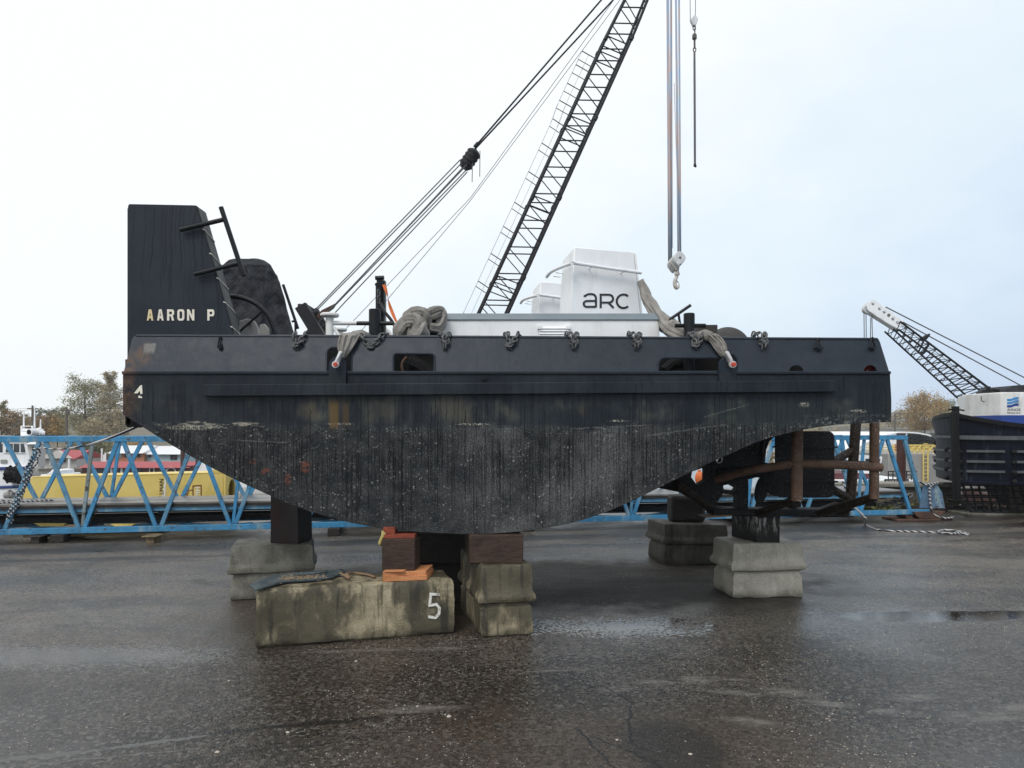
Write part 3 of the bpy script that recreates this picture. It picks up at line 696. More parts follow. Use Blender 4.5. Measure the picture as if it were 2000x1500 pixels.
# bulwark: leans inboard towards its top edge
def bd(py): return DH+.015+.16*max(0,(729-py))/70
def bf(u,v): return W(u,v,bd(v))
def bk(t): return lambda u,v: W(u,v,bd(v))+Y3*t
BUL = [(241,729.5),(258,662),(262,656.5),(268,655),(700,656.5),(1712,662),(1718,666),(1737,727)]
HOLES = [[(638,728),(638,690),(641,683),(648,679),(676,679),(683,683),(687,690),(687,728)],
         rrect(768,691,849,728.3,7), 
         [(1286,726.5),(1286,710),(1289,702),(1297,699),(1400,699),(1412,692),(1425,690),(1434,693),(1440,702),(1440,726)],
         arc(1555,726,14,180,360,10), arc(1700,726,14,180,360,10)]
HOLES[3] = [(1541,726)]+arc(1555,726,14,185,355,10,13)+[(1569,726)]; HOLES[4] = [(1687,726)]+arc(1700,726,13,185,355,10,13)+[(1713,726)]
mb = MB(); mb.plate(BUL,HOLES,bf,bk(.02)); bul = mb.build('bulwark',M['hull'],tug)
mb = MB()
def mir(u,v): p = W(u,v,bd(v)); return Vector((p.x, 2*DH+TW-p.y, p.z))
mb.plate(BUL,[],mir,lambda u,v: mir(u,v)-Y3*.02); mb.build('bulwark',M['deckblack'],tug)
mb = MB(); mb.tube([bf(266,656)+Y3*.01,bf(700,657.5)+Y3*.01,bf(1714,663)+Y3*.01],.019,8); mb.build('cap_rail',M['hull'],bul)
mb = MB()
for h in HOLES[:3]:
    L=[bf(u,v)-Y3*.004 for u,v in h]; mb.tube(L,.011,6,closed=True)
mb.build_each('opening_trim',M['hull'],bul)
mb = MB(); zt = zat(729,DH)
mb.boxmm((xat(240,DH)+.02,DH+.12,zt-.05),(xat(1737,DH)-.02,DH+TW-.12,zt-.012)); mb.build('deck',M['deckblack'],tug)
# transoms at bow and stern closing the bulwark
for px0,px1,sgn in ((258,241,1),(1716,1737,-1)):
    mb = MB(); a=bf(px0,662); b=bf(px1,729)
    mb.hexa([b,b+X3*.02*sgn,Vector((b.x+.02*sgn,DH+TW-.02,b.z)),Vector((b.x,DH+TW-.02,b.z)),a,a+X3*.02*sgn,Vector((a.x+.02*sgn,DH+TW-.2,a.z)),Vector((a.x,DH+TW-.2,a.z))])
    mb.build('bow_plate' if sgn>0 else 'transom',M['hull'],tug)
# rubber push pad on the bow face
mb = MB(); mb.boxmm((xat(240,DH)-.03,DH+.1,zat(830,DH)),(xat(240,DH)+.02,DH+.55,zat(700,DH))); mb.build('push_pad',M['rubber'],tug)
mb = MB(); mb.prism([W(247,815,DH+.1),W(247,834,DH+.1),W(305,834,DH+.1),W(305,815,DH+.1)],Y3*.5); mb.build('forefoot',M['rubber'],tug)
# lifting lugs with their eye
for px in (661,1419):
    mb = MB(); w_=17; top=(714 if px<1000 else 714)
    poly=[(px+w_,752),(px+w_,top)]+arc(px,top,w_,0,-180,10)[1:-1]+[(px-w_,top),(px-w_,752)]
    mb.plate(poly,[],lambda u,v:hp(u,v,.045),lambda u,v:hp(u,v,.0)); lug=mb.build('lifting_lug',M['hull'],hull,bevel=.004)
# scupper stud, triangular eyes
mb = MB(); mb.cyl(hp(945,739,.06),hp(945,739,0),.022,seg=12); mb.cyl(hp(945,739,.064),hp(945,739,.05),.012,seg=10); mb.build('stud',M['hull'],hull)
for px,py,w_ in ((432,671,4),(1598,673,9),(1702,672,8)):
    p=[(px-w_*.3,py-11),(px+w_*.7,py+6),(px+w_*.1,py+11),(px-w_,py+8)]
    q=lambda u,v,o=.03: bf(u,v)-Y3*o
    mb=MB(); mb.tube([q(*a) for a in p],.011,6,closed=True); mb.tube([q(px,py-11,.0),q(px,py-11)],.012,6); mb.tube([q(px,py+8,.0),q(px,py+8)],.012,6); mb.build('towing_eye',M['black'],bul)
# draught mark, half worn away
mb=MB(); mb.plate([(262,768),(274,753),(277.5,752),(278.5,769),(274.5,770),(273.5,763),(268.5,768.5)],[],lambda u,v:hp(u,v,.003),lambda u,v:hp(u,v,0)); mb.plate([(270,774.5),(272,772),(278,775.5),(277.5,777.5),(270.5,777)],[],lambda u,v:hp(u,v,.003),lambda u,v:hp(u,v,0)); mb.build('draught_mark',M['lettercream'],hull)
mb=MB(); mb.ball(W(1700,724,DH+.3),.11,3,(1,.6,1)); mb.build('navigation_lamp',M['redlamp'],tug)
# ---- push knee with the name
DK = 7.75
def kp(u,v,o=0.0): p=W(u,v,DK); p.y-=o; return p
mb=MB(); KN=[(249.5,402),(252,398),(381,400.5),(385,404),(467,690),(249.5,690)]
mb.plate(KN,[],lambda u,v:kp(u,v),lambda u,v:kp(u,v)+Y3*.2)
knee=mb.build('push_knee',M['knee'],tug,bevel=.008)
mb=MB(); mb.boxmm((xat(244,DK),DK+.05,zat(835,DK)),(xat(250,DK),DK+.3,zat(404,DK))); mb.build('knee_face',M['rubber'],knee)
mb=MB(); mb.prism([kp(382.5,401,.002),kp(386.5,404,.002),kp(468.5,690,.002),kp(467.2,690,.002)],Y3*.205); mb.build('knee_flange',M['black'],knee)
kb=copy_tree(knee,tug); kb.location=(0,2.42,-.17)
GL={'A':[[(0,1),(.3,0),(.7,0),(1,1),(.72,1),(.66,.8),(.34,.8),(.28,1)],[(.40,.6),(.60,.6),(.5,.2)]],
    'R':[[(0,0),(.8,0),(1,.16),(1,.42),(.82,.56),(1,1),(.7,1),(.54,.62),(.3,.62),(.3,1),(0,1)],[(.3,.2),(.3,.44),(.64,.44),(.7,.38),(.7,.26),(.64,.2)]],
    'O':[[(.2,0),(.8,0),(1,.16),(1,.84),(.8,1),(.2,1),(0,.84),(0,.16)],[(.3,.22),(.3,.78),(.36,.82),(.64,.82),(.7,.78),(.7,.22),(.64,.18),(.36,.18)]],
    'N':[[(0,0),(.3,0),(.72,.55),(.72,0),(1,0),(1,1),(.74,1),(.28,.42),(.28,1),(0,1)],[]],
    'P':[[(0,0),(.82,0),(1,.15),(1,.48),(.82,.62),(.3,.62),(.3,1),(0,1)],[(.3,.2),(.3,.44),(.64,.44),(.7,.38),(.7,.26),(.64,.2)]]}
for ch,x0,x1,mt in (('A',350,400,'letteryellow'),('A',430,480,'lettercream'),('R',508,562,'lettercream'),('O',588,642,'lettercream'),('N',664,720,'lettercream'),('P',822,876,'lettercream')):
    a,b=200+x0/4,200+x1/4; y0,y1=380+898/4,380+985/4
    mb=MB(); g=GL[ch]; T=lambda p:(a+(b-a)*p[0],y0+(y1-y0)*p[1])
    mb.plate([T(p) for p in g[0]],[[T(p) for p in g[1]]] if g[1] else [],lambda u,v:kp(u,v,.008),lambda u,v:kp(u,v,0.0)); mb.build('letter',M[mt],knee)
# T-shaped handholds welded to the knee
for a,b in (((357,452),(441,432)),((385,538),(469,517))):
    mb=MB(); mb.tube([kp(*a,.06),kp(*b,.06)],.024,10); mb.build('handhold',M['black'],knee)
mb=MB(); mb.tube([kp(436,408,.06),kp(480,541,.06)],.025,10); mb.build('handhold',M['black'],knee)
mb=MB()
for y0 in (448,495,543,590,638):
    s=(y0-404)/286; xe=385+82*s
    mb.tube([kp(xe-1.5,y0,.008),kp(xe+1.8,y0+1,.004),kp(xe+4.2,y0+7.5,-.10),kp(xe+6.8,y0+15,-.205)],.0055,5)
mb.build_each('lashing_wire',M['lettercream'],knee)
# hand wheel and winch behind the knee
dw=8.45
mb=MB(); c=W(452,662,dw); r=83*dw/F
mb.tube([c+Vector((math.cos(2*math.pi*k/40)*r*1.02,0,math.sin(2*math.pi*k/40)*r)) for k in range(40)],.028,8,closed=True)
win=mb.build('hand_wheel',M['black'],tug)
mb=MB()
for k in range(6):
    th=math.radians(42+60*k); mb.tube([c,c+Vector((math.cos(th),0,math.sin(th)))*r],.014,6)
mb.cyl(c-Y3*.04,c+Y3*.1,.05); mb.build('spokes',M['black'],win)
mb=MB(); cc=W(487,655,dw+.2); mb.prism([W(a,b,8.6) for a,b in ((464,700),(468,626),(484,622),(496,626),(504,640),(509,700))],Y3*.05); mb.prism([W(a,b,8.95) for a,b in ((505,700),(507,634),(516,632),(524,642),(527,700))],Y3*.05); mb.build_each('winch_cheek',M['greywall'],tug,bevel=.01)
mb=MB(); mb.cyl(W(487,632,dw+.09),W(487,632,dw+.16),.018); mb.boxmm((xat(476,dw),dw+.1,zat(664,dw)),(xat(498,dw),dw+.5,zat(651,dw))); mb.build_each('winch_foot',M['rust'],tug)
# slanting stay and small bar
mb=MB(); d_=9.0; mb.tube([W(553,556,d_),W(582,642,d_)],.018,8); mb.tube([W(570,628,d_),W(577,627,d_)],.014,6); mb.tube([W(577,627,d_),W(577,700,d_)],.014,6); mb.build('stanchion',M['black'],tug)
# ---- deck posts
def bitt(px,pt,w_,d,mat,cross=None):
    mb=MB(); a=W(px,pt,d); zb=zt-.02
    mb.tube([Vector((a.x,a.y,zb)),Vector((a.x,a.y,a.z-.015)),Vector((a.x,a.y,a.z-.004)),a],[w_,w_,w_*.97,w_*.86],20); o=mb.build('bitt',mat,tug)
    if cross: 
        mb=MB(); mb.tube([W(cross[0],cross[2],d),W(cross[1],cross[2],d)],.022,10); mb.build('cross_bar',mat,o)
    return o
bitt(732,604,.062,7.62,M['black'],(697,767,631.5))
bitt(1346,612,.058,7.62,M['black'],(1318,1378,636))
# white bollards with a plate head
def wb(px,pt,d,r,h=1.0):
    mb=MB(); a=W(px,pt,d); mb.tube([Vector((a.x,a.y,zt-.02)),a],r,16); o=mb.build('bollard',M['whiteold'],tug)
    mb=MB(); mb.tube([a-Z3*.012,a,a+Z3*.02,a+Z3*.03],[r*2.0,r*2.35,r*2.35,r*2.0],24); mb.build('bollard_head',M['whiteold'],o)
    return o
o=wb(644,617,8.3,.045); mb=MB(); mb.tube([W(650,631,8.3),W(725,631,8.4)],.026,10); mb.tube([W(652,640,8.3),W(662,656,8.3)],.02,8); mb.build('bollard_arm',M['whiteold'],o)
wb(664,645,9.6,.04)
# black mast post with fittings
mb=MB(); d_=8.35; a=W(742.5,556,d_); mb.tube([Vector((a.x,a.y,zt-.02)),a],[.054,.052],18); mast=mb.build('mast_post',M['black'],tug)
mb=MB(); mb.tube([a-Z3*.01,a+Z3*.012,a+Z3*.016],[.06,.06,.05],18); mb.box(a+Vector((0,0,.045)),(.07,.07,.06)); mb.tube([a+Vector((-.05,-.03,.07)),a+Vector((.05,-.03,.075))],.024,10); mb.build('mast_head',M['black'],mast)
mb=MB(); mb.boxmm((a.x+.04,d_-.05,zat(672,d_)),(a.x+.062,d_+.05,zat(549,d_))); mb.build('mast_track',M['black'],mast)
mb=MB(); mb.chain([W(742,569,d_)-Y3*.065,W(742,593,d_)-Y3*.065],.05,.032,.007); mb.build('mast_chain',M['chain'],mast)
mb=MB(); mb.tube(smoothpath([W(744,592,d_-.07),W(750,607,d_-.1),W(764,625,d_-.1),W(775,645,d_-.1),W(783,662,d_-.1)],6),.018,8); mb.build('hose',M['hose'],mast)
# black knees beside the left sling heap
mb=MB(); mb.box(W(849,648,8.2),(.10,.12,.30)); mb.build('deck_post',M['black'],tug,bevel=.01)
mb=MB(); mb.tube([W(832,640,8.5),W(832,668,8.5)],.05,14); mb.build('vent_pipe',M['whiteold'],tug)
mb=MB(); mb.tube([W(752,640,8.9),W(762,650,8.9),W(767,668,8.9)],.02,8); mb.build('guard_rail',M['whiteold'],tug)
# boxes, reels and bars aft of the deckhouse
mb=MB(); mb.boxmm((xat(1366,8.6),8.6,zt-.02),(xat(1402,8.6),9.3,zat(634,8.6))); mb.build('locker',M['brown'],tug,bevel=.01)
mb=MB(); d_=8.2; mb.tube([W(1308,624,d_),W(1349,596,d_)],.017,8); mb.tube([W(1325,612,d_),W(1331,650,d_)],.014,8); mb.tube([W(1308,624,d_),W(1305,662,d_)],.012,6); mb.build('lever',M['black'],tug)
mb=MB(); c=W(1422,684,8.9); mb.tube([c-Y3*.02,c+Y3*.0,c+Y3*.5,c+Y3*.52],[.25,.285,.285,.25],40); mb.tube([c-Y3*.09,c-Y3*.02],[.1,.16],20); mb.build('rope_drum',M['drum'],tug)
# ---- what shows through the openings
mb=MB(); mb.boxmm((xat(615,7.95),7.95,zt-.02),(xat(858,7.95),8.12,zat(670,7.95))); mb.build('dark_backing',M['deckblack'],tug)  # dark box added behind the forward openings so they read dark
mb=MB(); mb.boxmm((xat(1278,7.9),7.9,zt-.02),(xat(1650,7.9),8.05,zat(672,7.9))); mb.build('dark_backing',M['deckblack'],tug)  # dark box added behind the after openings to keep them black
mb=MB(); d_=7.72; mb.beam(W(800,697,d_),W(855,727,d_),.05,.07); mb.beam(W(792,703,d_),W(838,728,d_),.04,.03); mb.build_each('hatch_stay',M['foul'],tug)
mb=MB(); mb.tube(smoothpath([W(795,697,7.7),W(786,708,7.7),W(785,720,7.7),W(789,728,7.7)],5),.014,8); mb.build('hook_bar',M['rustpipe'],tug)
mb=MB(); mb.tube([W(806,732,7.85),W(806,704,7.85)],.07,16); mb.tube([W(1296,726,7.7),W(1312,712,7.75),W(1334,706,7.8)],.06,10); mb.tube([W(1345,730,7.7),W(1345,702,7.7)],.058,14); mb.build_each('deck_fitting',M['deckblack'],tug)
# ---- deckhouse
dh=8.3; dz0=zt-.012
mb=MB(); x0,x1=xat(862,dh),xat(1288,dh); z1=zat(625,dh)
mb.boxmm((x0,dh,dz0),(x1,dh+1.7,z1)); house=mb.build('deckhouse',M['white'],tug,bevel=.01)
zr=zat(612,dh)
mb=MB(); mb.hexa([(x0-.01,dh-.02,z1),(xat(1288,dh)+.005,dh-.02,z1),(x1+.005,dh+1.72,z1),(x0-.01,dh+1.72,z1),(xat(862,dh),dh+.0,zr),(xat(1279,dh),dh+.0,zr),(xat(1279,dh),dh+1.68,zr),(xat(862,dh),dh+1.68,zr)]); mb.build('roof',M['greytrim'],house,bevel=.005)
# louvred vent
lv=MB(); f=lambda px,py,o: W(px,py,dh)-Y3*o
lv.boxmm((xat(1053,dh),dh-.03,zat(664,dh)),(xat(1110,dh),dh,zat(640,dh))); vent=lv.build('vent',M['white'],house,bevel=.004)
mb=MB()
for py in (639.5,644.5,650,655.5):
    mb.hexa([f(1053,py+3.2,.045),f(1110,py+3.2,.045),f(1110,py+2.6,.03),f(1053,py+2.6,.03),f(1053,py+.6,.032),f(1110,py+.6,.032),f(1110,py,.03),f(1053,py,.03)])
mb.boxmm((xat(1050,dh),dh-.05,zat(643.5,dh)),(xat(1058,dh),dh,zat(637,dh))); mb.boxmm((xat(1105,dh),dh-.05,zat(643.5,dh)),(xat(1113.5,dh),dh,zat(637,dh)))
mb.build('louvre',M['white'],vent,bevel=.003)
# tapered exhaust trunks
def trunk():
    FL,FR,BL=W(1122,482,9.0),W(1238,492,9.26),W(1099,508,9.7); BR=FR+BL-FL
    def low(px,d): p=W(px,612,d); p.z=zr-.004; return p
    fl,fr,bl=low(1113,9.0),low(1256,9.26),low(1090,9.7); n0=(FR-fl).cross(FL-fl); fr.y=fl.y-((fr.x-fl.x)*n0.x+(fr.z-fl.z)*n0.z)/n0.y; br=fr+bl-fl
    mb=MB(); mb.hexa([fl,fr,br,bl,FL,FR,BR,BL]); o=mb.build('exhaust_trunk',M['white'],tug,bevel=.012)
    n=(FR-fl).cross(FL-fl).normalized(); n=-n if n.y>0 else n
    # slim flange on the trailing edge
    mb=MB(); mb.hexa([fr,fr+X3*.02,br+X3*.02,br,FR-Z3*.02+X3*.005,FR-Z3*.02+X3*.03,BR-Z3*.02+X3*.03,BR-Z3*.02+X3*.005]); mb.build('flange',M['white'],o)
    nl=(BL-fl).cross(FL-fl).normalized(); nl=-nl if nl.x>0 else nl
    q=[onplane(1246,535,fl,n,.085),onplane(1180,526,fl,n,.085),onplane(1120,517,fl,n,.085),onplane(1112,517.5,fl,n,.11)]
    corner=onplane(1109,519,fl,n,.12)
    L=[onplane(1083,542,bl,nl,.11), onplane(1096,531,bl,nl,.12)]
    mb=MB(); mb.tube(smoothpath([q[0],q[1],q[2],corner+(-X3*.02),L[1],L[0]],5),.022,10)
    for p in (onplane(1150,524.5,fl,n,0),onplane(1212,533,fl,n,0)): mb.tube([p,p+n*.085],.008,6)
    for p,e in ((onplane(1095,541,bl,nl,0),.1),(onplane(1100,534,bl,nl,0),.1)): mb.tube([p,p+nl*e],.008,6)
    mb.build('grab_rail',M['white'],o)
    return o,fl,n
trk,fl,nn=trunk()
def tp(u,v,o): return onplane(u,v,fl,nn,o)
for lines in ([([(1140,578)]+arc(1151,584.6,10.2,-142,-90,5)+arc(1155.5,583,8.3,-88,0,6,8.6)+[(1163.8,600)],False),([(1163.5,599.3),(1147,599.3)]+arc(1146,593.6,6.2,95,265,8,5.7)+[(1162,587.7)],False)],
              [([(1173,601.6),(1173,575.6),(1187,575.6)]+arc(1189,583.3,8.2,-90,90,8,7.7)+[(1175,591)],False),([(1188,591),(1198,601.4)],False)],
              [(arc(1217.5,588.4,13.2,-48,-312,20),False)]):
    mb=MB(); strokes(mb,lines,3.9,tp,.006); mb.build('logo_letter',M['letterblack'],trk)
t2=trk.copy(); col.objects.link(t2); t2.location=(-.34,2.1,0); BASE[t2.name]=BASE[trk.name]
for c in children_of(trk):
    if c.name.startswith('logo'): continue
    k=c.copy(); col.objects.link(k); k.parent=t2
# ---- stern gear
def rp(name,pts,r,mat,par=None,d=7.9,seg=12):
    mb=MB(); mb.tube([W(p[0],p[1],p[2] if len(p)>2 else d) for p in pts],r,seg); return mb.build(name,mat,par or tug)
kd=8.85
gf=rp('guard_post',[(1557,836),(1556,978)],.062,M['rustpipe'])
gf2=rp('guard_post',[(1708,824),(1707,974)],.050,M['rustpipe'])
rp('guard_bar',[(1400,937,kd-.3),(1440,925,8.3),(1480,916,8.1),(1556,905,7.9),(1640,908,7.85),(1722,913,7.85)],.046,M['rustpipe'])
rp('guard_bar',[(1556,975),(1520,988,8.3),(1478,1002,8.75)],.046,M['darkpipe'])
rp('guard_bar',[(1708,971),(1660,985,8.2),(1602,1002,8.7)],.048,M['darkpipe'])
rp('guard_post',[(1672,822,9.2),(1661,975,9.2)],.062,M['darkpipe'])
rp('guard_post',[(1556,980,9.9),(1555,1000,9.9)],.06,M['darkpipe'])
rp('guard_bar',[(1664,880,9.2),(1622,905,9.0)],.05,M['darkpipe'])
rp('guard_bar',[(1625,955,9.0),(1660,975,9.2)],.05,M['darkpipe'])
rp('guard_bar',[(1628,904,9.6),(1715,908,9.9)],.045,M['darkpipe'])
rp('guard_bar',[(1320,945,kd-.4),(1352,966,kd-.3),(1392,995,kd-.05),(1420,1000,kd)],.052,M['darkpipe'])
mb=MB(); mb.beam(W(1385,998,kd),W(1650,1001,kd),.30,.09); mb.build('sole_piece',M['foul'],tug,bevel=.02)
mb=MB(); mb.prism([W(1610,1004,kd-.1),W(1660,985,kd-.3),W(1665,998,kd-.3),W(1640,1010,kd-.1)],Y3*.4); mb.build('skeg_toe',M['darkpipe'],tug,bevel=.01)
# skeg: deep plate under the after body
SK=[(1240,955),(1365,880),(1440,850),(1515,840),(1514,852),(1503,862),(1496,880),(1488,912),(1462,930),(1461,1002),(1439,1002),(1440,968),(1412,964),(1396,990),(1375,990),(1330,962),(1280,952)]
eye=[(1404.5+5.2*math.cos(2*math.pi*k/14),897+6.5*math.sin(2*math.pi*k/14)) for k in range(14)]
gap=[(1352,921),(1378,912),(1378,938),(1362,948),(1350,932)]
gap2=[(1412,947),(1422,944),(1440,954),(1436,959),(1414,957)]
mb=MB(); mb.plate(SK,[eye,gap,gap2],lambda u,v:W(u,v,kd-.08),lambda u,v:W(u,v,kd-.08)+Y3*.16); skeg=mb.build('skeg',M['foul'],tug)
mb=MB(); c0=W(1404.5,897,kd-.09); mb.tube([c0+Vector((math.cos(2*math.pi*k/20)*.036,0,math.sin(2*math.pi*k/20)*.044)) for k in range(20)],.007,6,closed=True); mb.build('eye_rim',M['galv'],skeg)
mb=MB(); mb.tube([W(1400,930,kd),W(1470,918,kd),W(1488,917,kd)],[.13,.10,.07],16); mb.build('shaft_tube',M['foul'],tug)
# rudder with stiffeners
dr=8.95
mb=MB(); mb.plate(rrect(1513,842,1630,972,13,5),[],lambda u,v:W(u,v,dr-.05),lambda u,v:W(u,v,dr+.05)); rud=mb.build('rudder',M['foul'],tug,bevel=.015)
mb=MB(); 
for y in (873,940): mb.boxmm((xat(1513,dr),dr-.085,zat(y+1.5,dr)),(xat(1631,dr),dr+.085,zat(y-1.5,dr)))
mb.build_each('stiffener',M['foul'],rud)
mb=MB(); mb.tube([W(1548,972,dr),W(1548,1001,dr)],.06,12); mb.build('rudder_stock',M['darkpipe'],rud)
# propeller
pc=W(1492,918,kd)
mb=MB(); mb.tube([pc-X3*.12,pc,pc+X3*.08,pc+X3*.16],[.09,.095,.08,.03],16); prop=mb.build('propeller',M['foul'],tug)
for ang in (80,-16,-105,170):
    mb=MB(); th=math.radians(ang); rad=Vector((0,-math.cos(th),math.sin(th))) ; tan=Vector((.75,.66*math.sin(th),.66*math.cos(th))).normalized()
    if ang==80: rad=Vector((.0,-.12,1)).normalized(); tan=Vector((.45,.88,.1)).normalized()
    if ang==-105: rad=Vector((-.12,.1,-1)).normalized(); tan=Vector((.8,.6,0)).normalized()
    if ang==-16: rad=Vector((.16,-.65,-.62)).normalized(); tan=Vector((.9,.3,.3)).normalized()
    nrm=rad.cross(tan).normalized(); pts=[]
    for k in range(20):
        a=2*math.pi*k/20; pts.append(pc+rad*(.24+.18*math.cos(a))+tan*(.135*math.sin(a)))
    mb.prism(pts,nrm*.018); mb.build('blade',M['foul'],prop,bevel=.006)
# ---- cover thrown over the far push knee
def ring_loft(mb, rows, amt, sc_, seed, fold=0.0):
    prev=None; rings=[]
    for pts in rows:
        rings.append([mb.v(p) for p in pts])
    n=len(rings[0])
    for a,b in zip(rings,rings[1:]):
        for k in range(n): mb.bm.faces.new((a[k],a[(k+1)%n],b[(k+1)%n],b[k]))
    mb.bm.faces.new(rings[0]); mb.bm.faces.new(list(reversed(rings[-1])))
    return mb
td=9.92
edge=[(700,430,583),(655,430,577),(620,430,566),(580,430,556),(548,430,546),(530,430.5,537),(516,431,529),(508,434,521),(503,440,514),(500.5,450,505)]
rows=[]; H=[]
for i in range(len(edge)-1):
    for k in range(9):
        t_=k/9; H.append(tuple(edge[i][j]+(edge[i+1][j]-edge[i][j])*t_ for j in range(3)))
H.append(edge[-1])
for y,l,r in H:
    xl,xr,z=xat(l,td),xat(r,td),zat(y,td); top=max(0,(515-y)/15); y0,y1=td+.05+.10*top,td+.55-.1*top
    P=[]
    for u in [i/48 for i in range(48)]: P.append((xl+(xr-xl)*u,y0))
    for u in [i/6 for i in range(6)]: P.append((xr,y0+(y1-y0)*u))
    for u in [i/48 for i in range(48)]: P.append((xr-(xr-xl)*u,y1))
    for u in [i/6 for i in range(6)]: P.append((xl,y1-(y1-y0)*u))
    s_=(655-y)/155; q=[]
    P=[(x*(1+(yy/td-1)*max(0,min(1,(x-xl)/(xr-xl)))),yy) for x,yy in P]
    for x,yy in P:
        v=Vector((x,yy,z)); k=mnoise.noise(Vector((x*3+z*.8,yy*3,z*.7+5)))*.05+mnoise.noise(Vector((x*7-z*2.5,yy*5,z*5)))*.028+mnoise.noise(Vector((x*15,yy*9,z*16)))*.012
        # long fold running down from the top right corner
        fx=xat(524-20*(1-s_),td); k+=.05*math.exp(-((x-fx)/.035)**2)*min(1,max(0,(1-s_)*1.5+.15))
        k+=.022*math.sin(x*23+z*9+3*mnoise.noise(Vector((x*4,0,z*4))))*mnoise.noise(Vector((x*3,1,z*3)))*2; dirn=Vector((x-(xl+xr)/2,(yy-td-.3)*4,0)).normalized(); q.append(v+dirn*k)
    rows.append(q)
mb=MB(); ring_loft(mb,rows,0,0,0)
mb.build('tarpaulin',M['tarp'],label='black quilted cover draped over the far push knee of the tug',cat='tarpaulin',ang=3,kind='thing')
# ---- lifting slings
def cloth_tube(mb, path, radii, folds=3, amt=.16, flat=1.0, seg=44, twist=4.0, seed=0.0, n=9):
    P=smoothpath(path,n); m=len(P); rr=[]
    for i in range(m):
        t_=i/(m-1)*(len(radii)-1); a=int(min(t_,len(radii)-2)); rr.append(radii[a]+(radii[a+1]-radii[a])*(t_-a))
    def prof(t_,th):
        w_=1+amt*math.sin(folds*th+twist*t_*6.28+seed)+.5*amt*math.sin((folds*3+1)*th+twist*5*t_+seed*2)+.3*amt*math.sin((folds*5)*th+twist*6.28*t_)
        w_+=.16*mnoise.noise(Vector((math.cos(th)*1.5,math.sin(th)*1.5,t_*9+seed)))
        return w_*(1.0 if flat==1 else math.sqrt((math.cos(th))**2+(flat*math.sin(th))**2))
    mb.tube(P,rr,seg,prof=prof); return mb
def shackle(px,py,par,tilt):
    c=hp(px,py,.075); a=hp(px+tilt,py-24,.10)
    mb=MB(); d=(a-c)
    mb.tube([c+Vector((-.006,-.035,0)),c+d*.45+Vector((0,-.04,0)),a],[.019,.016,.018],10); mb.tube([c+Vector((0,.05,0)),c+d*.45+Vector((0,.045,0)),a],[.019,.016,.018],10)
    mb.tube([c+Vector((0,-.055,0)),c+Vector((0,-.02,0))],.034,16); s_=mb.build('shackle',M['galv'],par)
    mb=MB(); mb.tube([c+Vector((.004,-.082,-.002)),c+Vector((.002,-.05,0)),c+Vector((0,.05,0))],[.020,.024,.018],14); mb.build('shackle_pin',M['redpin'],s_)
sl=thing('lifting_sling','grey cloth sling shackled to forward lug, heaped beside the deckhouse','sling',W(690,660,7.4))
def swath(rows,name,par,seed=0.0):
    mb=MB(); out=[]; rows=smoothpath([Vector(r) for r in rows],6); n=len(rows)
    for j,(y,l,r) in enumerate(rows):
        d=bd(y)-.035 if y>656 else bd(656)-.035+(656-y)*.02
        back=[];front=[]
        for i in range(41):
            t_=i/40; px=l+(r-l)*t_; pleat=.013*math.sin(t_*19+seed+math.sin(j*.09)*1.2)+.008*math.sin(t_*43+j*.13)+.012*mnoise.noise(Vector((t_*4,j*.2,seed)))
            bul_=.055*math.sin(math.pi*t_)**.6+.012
            p=W(px,y,d); front.append(p-Y3*(bul_+pleat)); back.append(p+Y3*.004)
        out.append(front+back[::-1])
    return ring_loft(mb,out,0,0,0)
mb=swath([(700,668.5,674.5),(697,667,677),(690,663.5,682),(680,660,690),(668,660.5,697),(659,662.5,702),(654,666,705),(651,670,706)],'',0,.4)
mb.tube([W(690,656,DH+.15),W(705,655,DH+.2),W(722,661,DH+.45)],[.05,.06,.05],14); mb.build('sling_tail',M['sling'],sl,ang=3)
mb=MB(); cloth_tube(mb,[W(780,664,8.0),W(787,645,8.0),W(798,632,8.0),W(814,630,7.95),W(813,645,7.95),W(808,668,7.95)],[.06,.085,.09,.085,.08,.08],4,.20,1,44,.6,1.2)
cloth_tube(mb,[W(795,640,8.05),W(800,619,8.05),W(813,611,8.05),W(827,613,8.05),W(831,625,8.05),W(818,640,8.05)],[.05,.068,.062,.066,.06,.06],4,.21,1,44,1.0,2.2)
cloth_tube(mb,[W(822,640,8.1),W(832,622,8.1),W(846,612,8.1),W(860,608,8.15),W(864,622,8.15),W(856,640,8.1),W(838,640,8.05)],[.04,.06,.07,.06,.05,.05,.05],4,.21,1,44,1.2,3.3)
cloth_tube(mb,[W(812,668,7.9),W(822,646,7.9),W(825,635,7.95)],[.10,.08,.05],4,.2,1,40,.6,.3)
mb.build('sling_heap',M['sling'],sl,ang=3); shackle(661,714,sl,9)
sr=thing('lifting_sling','twisted grey cloth sling running from the white trunk over the rail to after lug','sling',W(1400,660,7.4))
mb=MB(); cloth_tube(mb,[W(1252,548,9.15),W(1258,566,9.1),W(1264,586,8.9),W(1277,604,8.7),W(1290,621,8.45),W(1305,637,8.2),W(1320,648,8.0),W(1340,657,7.8),W(1360,661,7.6)],[.035,.05,.055,.068,.072,.08,.085,.07,.07],3,.26,1,44,2.6,.7)
cloth_tube(mb,[W(1285,630,8.75),W(1300,641,8.6),W(1318,652,8.4),W(1330,662,8.3)],[.05,.055,.06,.06],3,.2,1,40,1.1,2.0)
mb.build('sling_strap',M['sling'],sr,ang=3)
mb=swath([(698,1408,1416),(690,1401,1419.5),(680,1394,1419),(670,1387.5,1415.5),(661,1379,1409),(655,1372,1402),(651.5,1367,1394)],'',0,1.9)
mb.tube([W(1366,659,7.6),W(1377,655,DH+.2),W(1386,656,DH+.1)],[.06,.06,.05],14); mb.build('sling_tail',M['sling'],sr,ang=3); shackle(1424,714,sr,-10)
